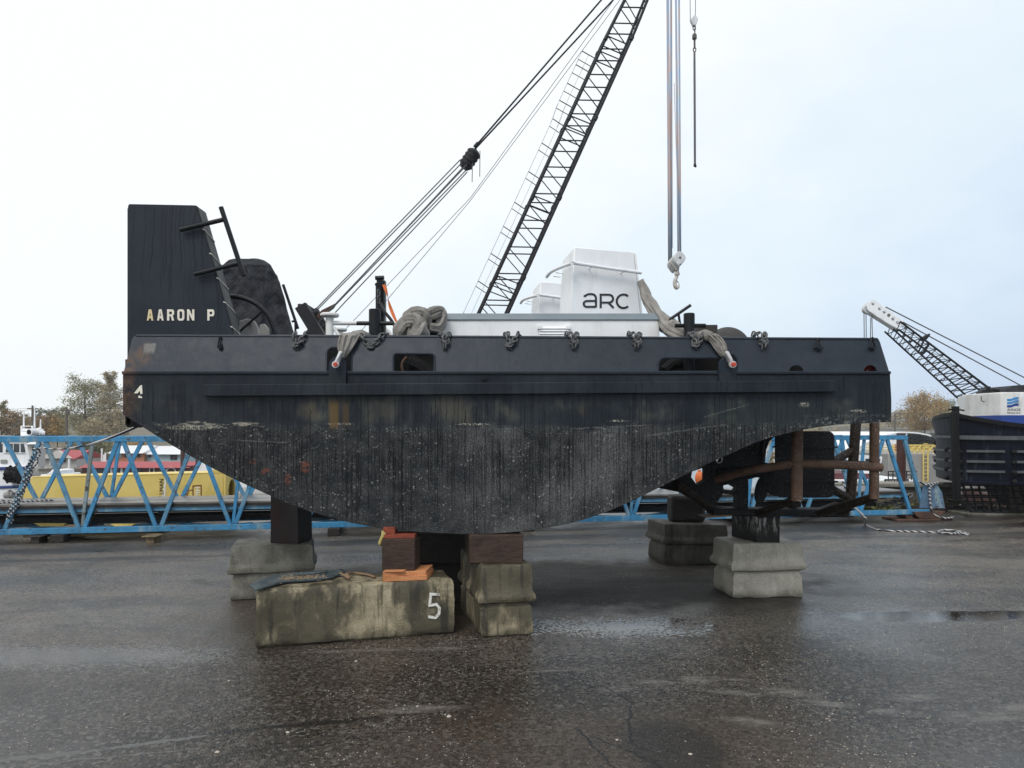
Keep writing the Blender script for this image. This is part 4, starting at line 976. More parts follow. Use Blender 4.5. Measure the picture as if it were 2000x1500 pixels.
# orange strap hanging off the mast post
mb=MB(); P=smoothpath([W(750,556,8.28),W(756,575,8.27),W(761,596,8.26),W(771,622,8.24),W(788,657,8.2),W(792,668,8.2)],6)
for i,(a,b) in enumerate(zip(P,P[1:])):
    s0=Vector((.020*math.cos(i*.22),.02*math.sin(i*.22)+.002,0)); mb.hexa([a-s0,a+s0,a+s0+Vector((.0,.006,0)),a-s0+Vector((0,.006,0)),b-s0,b+s0,b+s0+Vector((0,.006,0)),b-s0+Vector((0,.006,0))])
mb.build('strap',M['orange'],label='orange webbing strap hanging from the black mast post',cat='strap',kind='thing')
# ---- short chains hung over the bulwark
def chain_bundle(px,py,kind,label):
    mb=MB(); R.seed(px); c=bf(px,py); rail=bf(px,658); Y0=-.035
    def q(dx,dy,oz): return Vector((rail.x+dx,rail.y+dy,rail.z+oz))
    L,w_,r_=.066,.046,.0088
    if kind=='V':
        for sg in (-1,1):
            mb.chain([q(.005*sg,-.06,-.115),q(.05*sg,-.055,-.06),q(.085*sg,-.05,-.01),q(.115*sg,-.01,.03),q(.145*sg,.05,.02),q(.15*sg,.09,-.04)],L,w_,r_,.7)
        mb.chain([q(-.03,-.06,-.10),q(.03,-.07,-.11)],L,w_,r_)
    elif kind=='L':
        mb.chain([q(0,-.06,-.125),q(-.02,-.07,-.07),q(-.025,-.055,-.01),q(-.03,-.02,.035),q(-.055,.04,.03),q(-.06,.07,-.04)],L,w_,r_,.3)
        mb.chain([q(.015,-.055,-.10),q(.035,-.06,-.05),q(.055,-.045,-.005),q(.075,-.01,.03),q(.09,.05,.01)],L,w_,r_,1.1)
        mb.chain([q(-.035,-.075,-.085),q(0,-.085,-.09),q(.03,-.075,-.075)],L,w_,r_,.4)
    else:
        mb.chain([q(.01,-.06,-.135),q(.012,-.07,-.08),q(.005,-.06,-.02),q(-.02,-.03,.03),q(-.05,.03,.035),q(-.06,.07,-.03)],L,w_,r_,.2)
        mb.chain([q(.02,-.085,-.12),q(.03,-.08,-.06),q(.03,-.06,-.01),q(.05,-.02,.03),q(.045,.05,.0)],L,w_,r_,.9)
        mb.chain([q(-.02,-.055,-.06),q(.0,-.09,-.07),q(.04,-.06,-.04)],L,w_,r_,.9)
    p=q(0,-.035,-.135); mb.tube([p+Vector((-.026,0,.02)),p+Vector((-.02,-.01,-.012)),p+Vector((0,-.012,-.024)),p+Vector((.02,-.01,-.012)),p+Vector((.026,0,.02))],.009,8); mb.tube([p+Vector((-.045,0,.02)),p+Vector((.045,0,.02))],.011,8)
    mb.tube([p+Vector((0,.04,0)),p+Vector((0,-.01,0))],.018,10)
    mb.build('chain',M['chain'],label=label,cat='chain',group='short chains shackled over the tug bulwark',kind='thing')
for px,k,l in ((583,'L','chain over the bulwark at the tarpaulin end, nearest the bow'),(727,'V','spread chain looped round the foot of the forward black bitt'),
    (868,'N','chain over the rail at the left end of the white deckhouse'),(997,'L','chain over the rail between the sling heap and louvred vent'),
    (1117,'N','chain over the rail at the right edge of the louvred vent'),(1239,'N','chain over the rail below the right end of the white deckhouse'),
    (1357,'L','chain hanging at the foot of the after black bitt'),(1484,'N','chain over the rail nearest the stern, right of rope drum')):
    chain_bundle(px,665,k,l)
# ---- concrete blocks
def vblock(name,label,mat,A,B,dep,h,prof,jit=.006,seed=0.0,rz_extra=0):
    # A,B: ground points of the front edge; dep: vector backwards; prof: (height fraction, outward offset)
    A,B=Vector(A),Vector(B); u=(B-A).normalized(); v=Vector(dep); vl=v.length; vn=v.normalized(); wl=(B-A).length
    mb=MB(); rings=[]; NA=max(4,int(wl/.07)); NB=max(4,int(vl/.07)); PZ=[]
    for i in range(len(prof)-1):
        z0,o0=prof[i]; z1,o1=prof[i+1]; k=max(1,int((z1-z0)*h/.06))
        for j in range(k): PZ.append((z0+(z1-z0)*j/k,o0+(o1-o0)*j/k))
    PZ.append(prof[-1])
    for fz,off in PZ:
        P=[]; a=A-u*off-vn*off; wl2=wl+2*off; vl2=vl+2*off
        for i in range(NA): P.append(a+u*wl2*i/NA)
        for i in range(NB): P.append(a+u*wl2+vn*vl2*i/NB)
        for i in range(NA): P.append(a+u*(wl2-wl2*i/NA)+vn*vl2)
        for i in range(NB): P.append(a+vn*(vl2-vl2*i/NB))
        rings.append([mb.v(p+Z3*fz*h) for p in P])
    n=len(rings[0])
    for a,b in zip(rings,rings[1:]):
        for k in range(n): mb.bm.faces.new((a[k],a[(k+1)%n],b[(k+1)%n],b[k]))
    # gridded top
    top=rings[-1]; g=[[None]*(NB+1) for _ in range(NA+1)]
    for i in range(NA): g[i][0]=top[i]; 
    for j in range(NB): g[NA][j]=top[NA+j]
    for i in range(NA): g[NA-i][NB]=top[NA+NB+i]
    for j in range(NB): g[0][NB-j]=top[2*NA+NB+j]
    for i in range(1,NA):
        for j in range(1,NB):
            p0=g[i][0].co.lerp(g[i][NB].co,j/NB); g[i][j]=mb.v(p0)
    for i in range(NA):
        for j in range(NB): mb.bm.faces.new((g[i][j],g[i+1][j],g[i+1][j+1],g[i][j+1]))
    mb.bm.faces.new(rings[0])
    mb.jitter(jit*1.3,5,seed); mb.jitter(jit*.9,19,seed+4)
    for v_ in mb.bm.verts:
        if v_.co.z<.01: v_.co.z=.002
    return mb.build(name,mat,label=label,cat='concrete block',ang=.5,bevel=0,kind='thing',group='concrete blocks under the tug')
VP=[(0,-.012),(.02,.0),(.08,.004),(.36,-.006),(.42,-.020),(.47,-.034),(.515,.026),(.56,.036),(.61,.033),(.68,.006),(.94,.0),(.985,-.008),(1,-.022)]
RP=[(0,-.02),(.05,.0),(.12,.003),(.88,.0),(.95,-.008),(.985,-.022),(1,-.042)]
fbA,fbB=G(500,1268),G(886,1238)
un=(fbB-fbA).normalized(); bn=Vector((-un.y,un.x,0))
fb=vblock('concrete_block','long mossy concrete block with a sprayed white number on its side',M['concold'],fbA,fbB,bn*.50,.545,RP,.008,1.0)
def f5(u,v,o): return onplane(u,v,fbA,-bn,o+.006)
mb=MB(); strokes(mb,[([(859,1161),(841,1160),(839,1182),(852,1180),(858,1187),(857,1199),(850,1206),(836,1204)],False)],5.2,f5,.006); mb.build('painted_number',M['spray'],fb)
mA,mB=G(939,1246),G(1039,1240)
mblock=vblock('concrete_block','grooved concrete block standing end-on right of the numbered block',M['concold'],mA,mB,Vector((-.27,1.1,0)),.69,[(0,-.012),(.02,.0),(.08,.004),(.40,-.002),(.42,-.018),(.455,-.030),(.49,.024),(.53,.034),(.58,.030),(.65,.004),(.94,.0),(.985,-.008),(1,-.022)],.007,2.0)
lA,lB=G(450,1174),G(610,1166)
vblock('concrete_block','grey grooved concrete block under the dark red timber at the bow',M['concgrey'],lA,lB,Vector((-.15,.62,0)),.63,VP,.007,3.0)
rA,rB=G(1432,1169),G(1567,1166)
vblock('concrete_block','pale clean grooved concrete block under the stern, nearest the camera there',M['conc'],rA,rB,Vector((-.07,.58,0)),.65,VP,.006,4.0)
bA,bB=G(1298,1102),G(1420,1104)
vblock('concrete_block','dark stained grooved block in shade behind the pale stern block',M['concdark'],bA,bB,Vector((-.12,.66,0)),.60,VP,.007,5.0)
# ---- timbers and packing
def timber(name,label,mat,A,B,dep,z0,h,cat='timber',bev=.012,jit=.004,seed=0,skew=(0,0)):
    A,B=Vector(A),Vector(B); dep=Vector(dep); mb=MB(); s_=Vector((skew[0],skew[1],0))
    for q in (A,B): q.z=z0
    mb.hexa([A,B,B+dep,A+dep,A+Z3*h+s_,B+Z3*h+s_,B+dep+Z3*h+s_,A+dep+Z3*h+s_])
    bmesh.ops.subdivide_edges(mb.bm,edges=mb.bm.edges[:],cuts=3,use_grid_fill=True); mb.jitter(jit,4,seed)
    return mb.build(name,mat,label=label,cat=cat,bevel=bev,ang=.5,kind='thing')
def gz(px,py,z): return G(px,py,z)
timber('timber_post','dark red painted timber upright on the grey bow block',M['darkred'],gz(528,1061,.63),gz(583,1062,.63),(.05,.42,0),.625,.80,'timber',.01,.006,1)
pa,pb=gz(747,1136,.545),gz(834,1132,.545)
timber('plank','lower orange plank of the packing under the brown post',M['plank'],pa,pb,(.03,.33,0),.541,.048,'plank',.003,.002,2)
timber('plank','upper orange plank of the packing under the brown post',M['plank'],pa+Vector((.0,.01,0)),pb+Vector((-.01,.012,0)),(.03,.31,0),.590,.042,'plank',.003,.002,3)
timber('plank','thin short board on top of orange packing, in front of the post',M['plank'],pa+Vector((.004,.012,0)),pa+Vector((.20,.014,0)),(.02,.08,0),.633,.014,'plank',.002,.001,4)
po=gz(745,1114,.645); pq=gz(810,1113,.645)
timber('timber_post','brown timber block on orange planks above the numbered block',M['timber'],po+Vector((0,.02,0)),pq+Vector((0,.02,0)),(.02,.26,0),.634,.305,'timber',.008,.004,5)
timber('wedge','small red wedge between brown timber block and hull, its left end free',M['wedge'],W(748,1050,7.14),W(771,1050,7.14),(0,.22,0),.978,.065,'wedge',.003,.002,6)
timber('wedge','flat red shim lying along the top of brown timber block',M['wedge'],W(749,1050,7.11),W(810,1050,7.11),(0,.24,0),.941,.036,'wedge',.003,.002,7)
mb=MB(); 
P=[W(746,1036,7.12),W(742,1050,7.1),W(738,1062,7.09),W(742,1066,7.09),W(747,1052,7.1),W(752,1042,7.12)]
mb.prism(P,Vector((.01,.05,.0))); bmesh.ops.subdivide_edges(mb.bm,edges=mb.bm.edges[:],cuts=2,use_grid_fill=True); mb.jitter(.012,14)
mb.build('rag',M['yellowcloth'],label='yellow rag caught between the wedge and brown timber',cat='rag',ang=3,kind='thing')
timber('timber','squared brown timber lying on the end-on grooved block',M['timber'],W(917,1100,7.13),W(1022,1098,7.13),(-.1,.8,0),.686,.285,'timber',.012,.005,8)
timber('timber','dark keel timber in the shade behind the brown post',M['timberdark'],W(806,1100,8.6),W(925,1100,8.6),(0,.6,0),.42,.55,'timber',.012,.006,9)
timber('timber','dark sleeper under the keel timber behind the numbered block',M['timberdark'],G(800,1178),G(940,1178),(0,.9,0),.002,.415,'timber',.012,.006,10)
timber('timber','black rounded baulk on dark stained block under the skeg',M['timberdark'],W(1311,1017,11.0),W(1378,1019,11.0),(.02,.4,0),.598,.40,'timber',.05,.03,11,(.02,.02))
stain=N('tar_stained_timber'); a_=stain.noise(9,5,.7,scl=(2,2,.5)); X_,Y_,Z_=stain.sep()
tb=stain.mix(stain.mul(stain.sm(a_,.5,.58),stain.sm(Z_,.70,.9)),(.011,.010,.009),(.26,.255,.24)); stain.out(tb,.6,0,stain.bump(a_,.3,.006),.3)
timber('timber','black timber with white drip stain on the pale stern block',stain.m,W(1476,1066,8.75),W(1524,1066,8.75),(-.13,.55,0),.642,.32,'timber',.012,.006,12)
mb=MB(); A,B=W(1378,1016,8.5),W(1490,1008,8.95)
A.z=B.z=.968; mb.hexa([A,B,B+Vector((-.1,.12,0)),A+Vector((-.02,.26,0)),A+Z3*.018,B+Z3*.018,B+Vector((-.1,.12,.018)),A+Vector((-.02,.26,.018))])
mb.build('board',M['plankgrey'],label='thin pale board lying on the stained timber under skeg',cat='board',kind='thing')
# flattened blue cover on the numbered block
zb=.553; OUT=[(486,1140),(500,1130),(560,1120),(625,1117),(668,1115),(674,1119),(664,1123),(650,1129),(610,1135),(560,1138),(530,1145),(498,1153)]
mb=MB(); P=[]
for px,py in OUT:
    p=G(px,py,zb+.012); P.append(p)
mb.prism(P,Z3*.012); bmesh.ops.triangulate(mb.bm,faces=mb.bm.faces[:]); bmesh.ops.subdivide_edges(mb.bm,edges=mb.bm.edges[:],cuts=4,use_grid_fill=True)
for v_ in mb.bm.verts:
    edge_drop=max(0,(-2.36-v_.co.x))
    v_.co.z+=mnoise.noise(v_.co*6)*.014+mnoise.noise(v_.co*17)*.007-edge_drop*.35
cl_=mb.build('folded_hose',M['bluecloth'],label='flattened faded blue fabric hose lying on the numbered block',cat='hose',ang=3,kind='thing')
mb=MB()
for (px,py,l) in ((610,1119,60),(590,1133,90)):
    mb.tube(smoothpath([G(px-l*.6,py+4,zb+.045),G(px,py+1,zb+.05),G(px+l*.5,py-3,zb+.045)],5),.012,8)
mb.build('fold',M['bluecloth'],cl_)
mb=MB(); mb.tube(smoothpath([G(664,1119,zb+.02),G(674,1125,zb+.03),G(682,1129,zb+.03),G(678,1122,zb+.04),G(690,1119,zb+.02),G(715,1122,zb+.015),G(732,1127,zb+.012)],6),.013,8); mb.ball(G(677,1124,zb+.03),.03,2,(1,.8,.8)); mb.build('rope_end',M['plankgrey'],cl_,ang=3)
mb=MB()
for i in range(260):
    px=R.gauss(590,34); py=1128+ (px-590)*-.05+R.gauss(0,4); 
    if not(545<px<640): continue
    g=G(px,py,zb+.035); r_=R.uniform(.004,.009); bmesh.ops.create_icosphere(mb.bm,subdivisions=1,radius=r_,matrix=Matrix.Translation(g))
mb.build('gravel',plain('tan_gravel',(.26,.19,.12),.9,0,.4),kind='stuff',label='spilled tan gravel on the blue fabric hose',cat='gravel')
# ---- blue lattice gangway lying behind the tug
ga=Vector((-9.08,12.9,0)); ux=Vector((18.04,3.2,0)).normalized(); uy=Vector((-ux.y,ux.x,0)); KX=ux.x
def gp(X,off,z): # X along world x of near side
    return ga+ux*((X-ga.x)/KX)+uy*off+Z3*z
GW=1.4; zb0,zb1=.14,.245; zt0,zt1=1.79,1.885; dk=.667
gw=thing('gangway','blue steel lattice gangway with timber deck lying behind the tug','gangway',gp(0,GW/2,.0))
P0=1.277; N0=-7.77
def bar(name,a,b,w_,h_,mat,up=uy,par=None,bev=.006):
    mb=MB(); mb.beam(a,b,w_,h_,up); return mb.build(name,mat,par or gw,bevel=bev)
XL,XR=-13.2,8.83
for off,nm in ((0,'near'),(GW,'far')):
    bar('top_chord',gp(XL,off,(zt0+zt1)/2),gp(8.72 if not off else 8.1,off,(zt0+zt1)/2),.10,.085,M['blue'])
    bar('bottom_chord',gp(XL,off,(zb0+zb1)/2),gp(9.25 if not off else 8.3,off,(zb0+zb1)/2),.105,.10,M['blue'])
for k in range(-4,14):
    xb=N0+P0*k
    for off in (0,GW):
        z0=zb1 if off==0 else dk-.02
        o=off
        if k>-4: bar('diagonal',gp(xb-.05,o,z0),gp(xb-P0/2+.05,o,zt0),.072,.06,M['blue' if (k%3 or off) else 'blueworn'])
        if k<13: bar('diagonal',gp(xb+.05,o,z0),gp(xb+P0/2-.05,o,zt0),.072,.06,M['blueworn' if (k%2 and not off) else 'blue'])
        if k%2==0 and k<13: bar('upright',gp(xb+.0,o+.035,z0),gp(xb+.16,o+.035,zt0),.06,.05,M['bluegrey' if (k==0 and not off) else 'blue'])
        if k%2==0 and k<13 and off==0:
            mb=MB(); mb.prism([gp(xb-.02,-.055,zb0-.01),gp(xb+.30,.25,zb0+.02),gp(xb+.30,.25,zb1),gp(xb-.02,-.055,zb1+.01)],ux*.012); mb.build('gusset',M['blueworn'],gw)
# end strut and its plate
bar('end_post',gp(8.66,0,zt0),gp(9.12,0,.28),.08,.075,M['blueworn']); bar('end_post',gp(8.1,GW,zt0),gp(8.3,GW,.3),.08,.07,M['blue'])
mb=MB(); q=[gp(9.0,-.05,.28),gp(9.62,-.05,.26),gp(9.55,-.05,.62),gp(9.42,-.05,.80),gp(9.1,-.05,.82)]; mb.prism(q,uy*.03); mb.build('end_plate',M['bluedirty'],gw,bevel=.004)
mb=MB(); mb.prism([gp(8.4,-.12,.0),gp(9.75,-.12,.0),gp(9.75,.4,.0),gp(8.4,.4,.0)],Z3*.045); mb.tube([gp(8.75,-.02,.14),gp(8.75,.3,.14)],.09,12); mb.hexa([gp(8.95,-.1,.05),gp(9.4,-.1,.05),gp(9.4,.1,.05),gp(8.95,.1,.05),gp(8.8,-.1,.2),gp(9.6,-.1,.2),gp(9.6,.1,.2),gp(8.8,.1,.2)]); mb.build('shoe',M['rust'],gw,bevel=.006)
# stringers, cross beams, deck boards
for off in (.09,GW-.03): bar('stringer',gp(XL,off,dk-.115),gp(8.75,off,dk-.115),.09,.06,M['blueworn'])
mb=MB()
for k in range(-4,14): mb.beam(gp(N0+P0*k,.12,dk-.175),gp(N0+P0*k,GW+.02,dk-.175),.09,.10)
mb.build_each('cross_beam',M['cranedark'],gw)
wet=N('wet_grey_deck_boards'); a_=wet.noise(2,5,.6); g_=wet.noise(9,4,.6,scl=(.4,6,1))
wet.out(wet.mix(wet.sm(a_,.3,.7),(.10,.092,.085),(.19,.18,.165)),wet.sm(g_,.3,.7,.25,.5),0,wet.bump(g_,.3,.01),.5)
mb=MB()
for j in range(7):
    o0=.03+j*(GW-.06)/7; x=XL
    mb.hexa([gp(x,o0,dk-.03),gp(8.7,o0,dk-.03),gp(8.7,o0+.185,dk-.03),gp(x,o0+.185,dk-.03),gp(x,o0,dk+R.uniform(-.004,.006)),gp(8.7,o0,dk),gp(8.7,o0+.185,dk),gp(x,o0+.185,dk+R.uniform(-.004,.006))])
mb.build('deck_boards',wet.m,gw)
mb=MB(); mb.beam(gp(XL,-.0+.05,dk-.055),gp(8.75,.05,dk-.055),.05,.045); mb.build('edge_board',M['timberdark'],gw)
# dark bars added to blacken the gap under the deck, lower bracing and dunnage
for o_ in (.45,1.0): bar('dark_filler',gp(XL,o_,.50),gp(8.5,o_,.50),.10,.12,M['cranedark']); bar('dark_filler',gp(XL,o_,.33),gp(8.3,o_,.33),.10,.05,M['cranedark'])
mb=MB()
for k in range(-4,11,2):
    mb.beam(gp(N0+P0*k,.05,.2),gp(N0+P0*(k+2),GW-.05,.22),.07,.05); mb.beam(gp(N0+P0*(k+2),.05,.2),gp(N0+P0*k,GW-.05,.22),.06,.04)
mb.build('bracing',M['blueworn'],gw)
for x in (-8.1,-3.4,.3,5.0):
    mb=MB(); a=gp(x,-.15,0); mb.beam(gp(x,-.2,.07),gp(x,GW+.3,.07),.22,.138); mb.build('sleeper',M['timberdark'],label={-8.1:'dark sleeper under the gangway near its left end',-3.4:'dark sleeper under gangway behind the dark red timber',.3:'dark sleeper under gangway behind the end-on block',5.0:'dark sleeper under the gangway behind the skeg'}[x],cat='sleeper',kind='thing',bevel=.01)
# small painted stand on the gangway deck
mb=MB(); c=gp(6.95,.9,dk); s_=lambda x,z:c+ux*x+Z3*z
mb.plate([(-.16,.0),(-.07,.0),(-.03,.17),(.02,.17),(.06,0),(.15,0),(.08,.42),(-.04,.42)],[],lambda u,v:s_(u,v),lambda u,v:s_(u,v)+uy*.16); st=mb.build('mooring_stand',M['whiteold'],label='small white A-shaped stand with black horned head on the gangway deck',cat='stand',bevel=.008,kind='thing',origin=c)
mb=MB(); mb.prism([s_(-.02,.425),s_(.07,.425),s_(.09,.60),s_(.13,.70),s_(.03,.63),s_(-.06,.71),s_(-.03,.60)],uy*.12); mb.build('horned_head',M['black'],st,bevel=.006)
# ropes
def rope(name,label,pts,r=.014,n=8,mat=None):
    mb=MB(); mb.tube(smoothpath(pts,n),r,7); return mb.build(name,mat or M['braid'],label=label,cat='rope',ang=3,kind='thing')
# wrapped line on the third diagonal then up to the tug bow
a=gp(N0+P0*-1+.05,0,zb1); b=gp(N0-P0/2-.02,0,zt0); P=[]
strands=[]
for k_ in range(4):
    Q=[]
    for i in range(26):
        t_=.06+k_*.02+(.86-k_*.03)*i/25; c=a.lerp(b,t_); th=k_*1.55+i*.42+.5*math.sin(i*.7+k_); r_=.050+.035*max(0,t_-.4)+.012*math.sin(i*1.3+k_*2)
        Q.append(c+ux*math.cos(th)*r_+uy*math.sin(th)*r_)
    strands.append(Q)
P=strands[0][:]
top=a.lerp(b,.92)+Vector((.03,-.06,0)); P+= [top, top+Vector((.12,-.06,.02))]
endp=Vector((xat(243,DH)-.02,DH+.3,zat(832,DH)))
rp_=smoothpath(P,2); line=sag(rp_[-1],endp,.10,24)
mb=MB(); mb.tube(rp_,.014,7)
for Q in strands[1:]: mb.tube(smoothpath(Q,2),.014,7)
o=mb.build('mooring_rope',M['braid'],label='black and white rope wound on a gangway strut, led up to tug bow',cat='rope',ang=3,kind='thing')
mb=MB(); mb.tube(line,.014,6); mb.build('rope_lead',M['braid'],o,ang=3)
mb=MB(); mb.tube(smoothpath([gp(-9.6+.18*i+.25*math.sin(i*1.1),.35+.28*math.cos(i*.9),dk+.03) for i in range(7)],5),.016,6); mb.build('rope',M['braid'],label='slack rope loops lying on the gangway deck at far left',cat='rope',ang=3,kind='thing')
rope('rope','black and white rope hanging from the gangway and trailing over the asphalt',[W(1646,940,14.9),W(1655,962,14.9),W(1664,985,14.9),G(1676,1008,.3)+Vector((0,-.3,0)),G(1690,1024,.03),G(1712,1034,.012),G(1740,1037,.012),G(1790,1038.5,.012),G(1840,1040.5,.012),G(1872,1043,.012),G(1892,1043.5,.012),G(1872,1038,.03),G(1845,1035,.03),G(1832,1039,.02),G(1852,1042,.03),G(1880,1041,.03)],.021,7)
rope('rope','short rope lashed round the gangway end plate',[gp(8.98,-.08,.86),gp(9.1,-.1,.80),gp(9.3,-.1,.83),gp(9.45,-.08,.84),gp(9.22,-.1,.76),gp(9.2,-.1,.55),gp(9.23,-.1,.32),gp(9.3,-.08,.16),gp(9.5,-.15,.06),gp(9.75,-.15,.07)],.022,6)
mb=MB(); mb.chain([gp(9.0,.2,.55),gp(8.7,.25,.42),gp(8.5,.3,.36),gp(8.3,.35,.30)],.14,.09,.02); mb.chain([gp(9.0,.25,.5),gp(8.75,.2,.36),gp(8.6,.2,.30)],.14,.09,.02); mb.build('chain',M['chain'],label='heavy chain hanging inside the gangway end beside the blue plate',cat='chain',kind='thing')
# ---- yellow box beam lying beyond the gangway
yb=thing('spreader_beam','long yellow steel box beam lying beyond the gangway','steel beam',(-7,16.3,0))
yA,yB=Vector((xat(56,15.9)-.5,15.9,0)),Vector((xat(436,16.3),16.3,0))
yu=(yB-yA).normalized(); yv=Vector((-yu.y,yu.x,0)); zt_=zat(929,15.9)
mb=MB(); P=[yA+Z3*.25,yB+Z3*.25,yB+Z3*zt_,yA+yu*.6+Z3*(zt_-.03)]
mb.prism([yA+Z3*.3,yB+Z3*.3,yB+Z3*(zt_+.055),yA+yu*.55+Z3*(zt_-.02)],yv*.04); mb.prism([yA+yu*.55+Z3*(zt_-.03),yB+Z3*(zt_+.05),yB+yv*.9+Z3*(zt_+.05),yA+yu*.55+yv*.9+Z3*(zt_-.03)],-Z3*.04)
mb.prism([yA+yv*.86+Z3*.3,yB+yv*.86+Z3*.3,yB+yv*.86+Z3*(zt_+.01),yA+yu*.55+yv*.86+Z3*(zt_-.07)],yv*.04); mb.build('web',M['yellow'],yb,bevel=.01)
# end plate with arched cutout
mb=MB(); f=lambda u,v: yB+yu*.01+yv*u+Z3*v
mb.plate([(-.02,.25),(.92,.25),(.92,zt_+.06),(-.02,zt_+.06)],[[(.2,.3),(.7,.3)]+arc(.45,.62,.25,0,180,10)],f,lambda u,v:f(u,v)+yu*.05); mb.build('end_plate',M['yellow'],yb,bevel=.005)
mb=MB(); mb.prism([yA+Z3*.24-yv*.12,yB+Z3*.24-yv*.12,yB+Z3*.24+yv*1.02,yA+Z3*.24+yv*1.02],Z3*.05); mb.build('flange',M['yellowd'],yb,bevel=.008)
mb=MB(); mb.hexa([yB-yu*.32+Z3*(zt_+.055),yB+Z3*(zt_+.055),yB+yv*.4+Z3*(zt_+.055),yB-yu*.32+yv*.4+Z3*(zt_+.055),yB-yu*.12+Z3*(zt_+.17),yB-yu*.02+Z3*(zt_+.17),yB-yu*.02+yv*.4+Z3*(zt_+.17),yB-yu*.12+yv*.4+Z3*(zt_+.17)]); mb.build('bracket',M['yellow'],yb)
for px in (64,290):
    mb=MB(); c=G(px,1062); c.y-=.2; mb.boxmm((c.x-.07,12.85,.0),(c.x+.07,13.1,.11)); mb.boxmm((c.x-.13,12.8,.108),(c.x+.13,13.15,.13)); mb.build('support_foot',M['brown' if px<100 else 'beige'],label='rusty steel foot on the asphalt below left part of gangway' if px<100 else 'dirty yellow steel foot below the gangway, left of tug bow',cat='steel foot',bevel=.006,kind='thing')
mb=MB(); mb.prism([W(45,1044,13.1),W(312,1040,13.35),W(312,1045,13.35),W(45,1050,13.1)],Y3*.4); mb.build('skid',M['beige'],label='dirty yellow skid rail lying below the gangway bottom chord',cat='skid rail',bevel=.005,kind='thing')
mb=MB()
for a,b in (((66,1022),(130,1026)),((215,1024),(262,1027))):
    mb.prism([W(a[0],a[1],13.3),W(b[0],a[1],13.45),W(b[0]-8,b[1]+2,13.45),W(a[0]+12,b[1]+2,13.3)],Y3*.12)
mb.build('cradle',M['yellow'],label='yellow cradle plates seen through the gangway under its deck',cat='cradle',kind='thing')
# lettering on the yellow beam (stencilled sideways)
def yp(px,py,o): return onplane(px,py,yA,-yv,o+.004)
par=yb
mb=MB(); strokes(mb,[([(358,983),(358,958),(378,957)],False),([(374,983),(374,972)],False)],1.5,yp,.004); mb.build('stencil_frame',M['letterred'],yb)
mb=MB(); strokes(mb,[([(377,981.5),(377,949),(393,948),(393,981.5)],True)],1.8,yp,.004); mb.build('stencil_frame',M['letterred'],yb)
def ytext(s_,px,py,size,mat):
    o=yp(px,py,.003); mb=MB()
    text_bm(mb,s_,size,lambda c:o+Z3*(c.x)+(-yu)*(-c.y)*1.0*-1+(-yv)*(c.z),.003); mb.build('stencil',mat,yb)
ytext('T.LMAN',319.5,975,.13,M['letterblack']); ytext('MAN',369,978,.13,M['letterred']); ytext('ZMH',391,979,.15,M['letterwhite'])
mb=MB(); mb.prism([yp(316,974,.002),yp(323,974,.002),yp(325,934,.002),yp(322,934,.002)],yv*.002); mb.build('stencil_patch',M['lettercream'],yb)
# ---- lattice boom crane beyond the tug
DC=25.5
crane=thing('lattice_crane','tall dark lattice boom crane rising behind the tug with hoist ropes and hook block','crane',(xat(860,26),26,0))
def cp(px,py,o=0.0): p=W(px,py,DC); p.y+=o; return p
def ropes(name,pairs,r,mat,par=None,seg=6):
    mb=MB()
    for a,b in pairs: mb.tube([a,b],r,seg)
    return mb.build_each(name,mat,par or crane)
sl_=.4536
def lx(py): return 937+(610-py)*.4607 if py>60 else 937+550*.4607+(60-py)*.505
def rx(py): return 993+(610-py)*.450 if py>60 else 993+550*.450+(60-py)*.40
BO=1.0
TOPY=-150; FOOT=815
_cp=cp
def cp(px,py,o=0.0):
    p=_cp(px,py,o); p.x-=.17*o; return p
mb=MB()
for o in (0,BO):
    r_=.050 if o==0 else .046
    for f_ in (lx,rx): mb.tube([cp(f_(TOPY),TOPY,o),cp(f_(60),60,o),cp(f_(FOOT-90),FOOT-90,o),cp(879 if f_ is lx else 886,FOOT,o)],r_,8)
boom=mb.build('boom',M['cranedark'],crane)
mb=MB(); mbs=MB(); k=0; y=TOPY+8; ph=52
while y<FOOT-90:
    for o in (0,BO):
        mb.tube([cp(lx(y),y,o),cp(rx(y+1),y+1,o)],.024,6)
        mb.tube([cp(lx(y+3),y+3,o),cp(rx(y+ph*.86),y+ph*.86,o)],.020,6)
        if k%3==1: mb.tube([cp(lx(y+4),y+4,o),cp(rx(y+ph*.42),y+ph*.42,o)],.022,6); mb.tube([cp(lx(y+ph*.45),y+ph*.45,o),cp(rx(y+ph*.8),y+ph*.8,o)],.022,6)
    for f_ in (lx,rx):
        mbs.tube([cp(f_(y),y,0),cp(f_(y+ph*.5),y+ph*.5,BO)],.016,5); mbs.tube([cp(f_(y+ph*.5),y+ph*.5,BO),cp(f_(y+ph),y+ph,0)],.016,5)
    if k%3==1:
        for f_ in (lx,rx): mbs.tube([cp(f_(y+6),y+6,-.03),cp(f_(y+13),y+13,-.03)],.068,8); mbs.tube([cp(f_(y+6),y+6,BO+.03),cp(f_(y+13),y+13,BO+.03)],.068,8)
    y+=ph; k+=1
mb.build('lacing',M['cranedark'],boom); mbs.build('side_lacing',M['cranedark'],boom)
cp=_cp
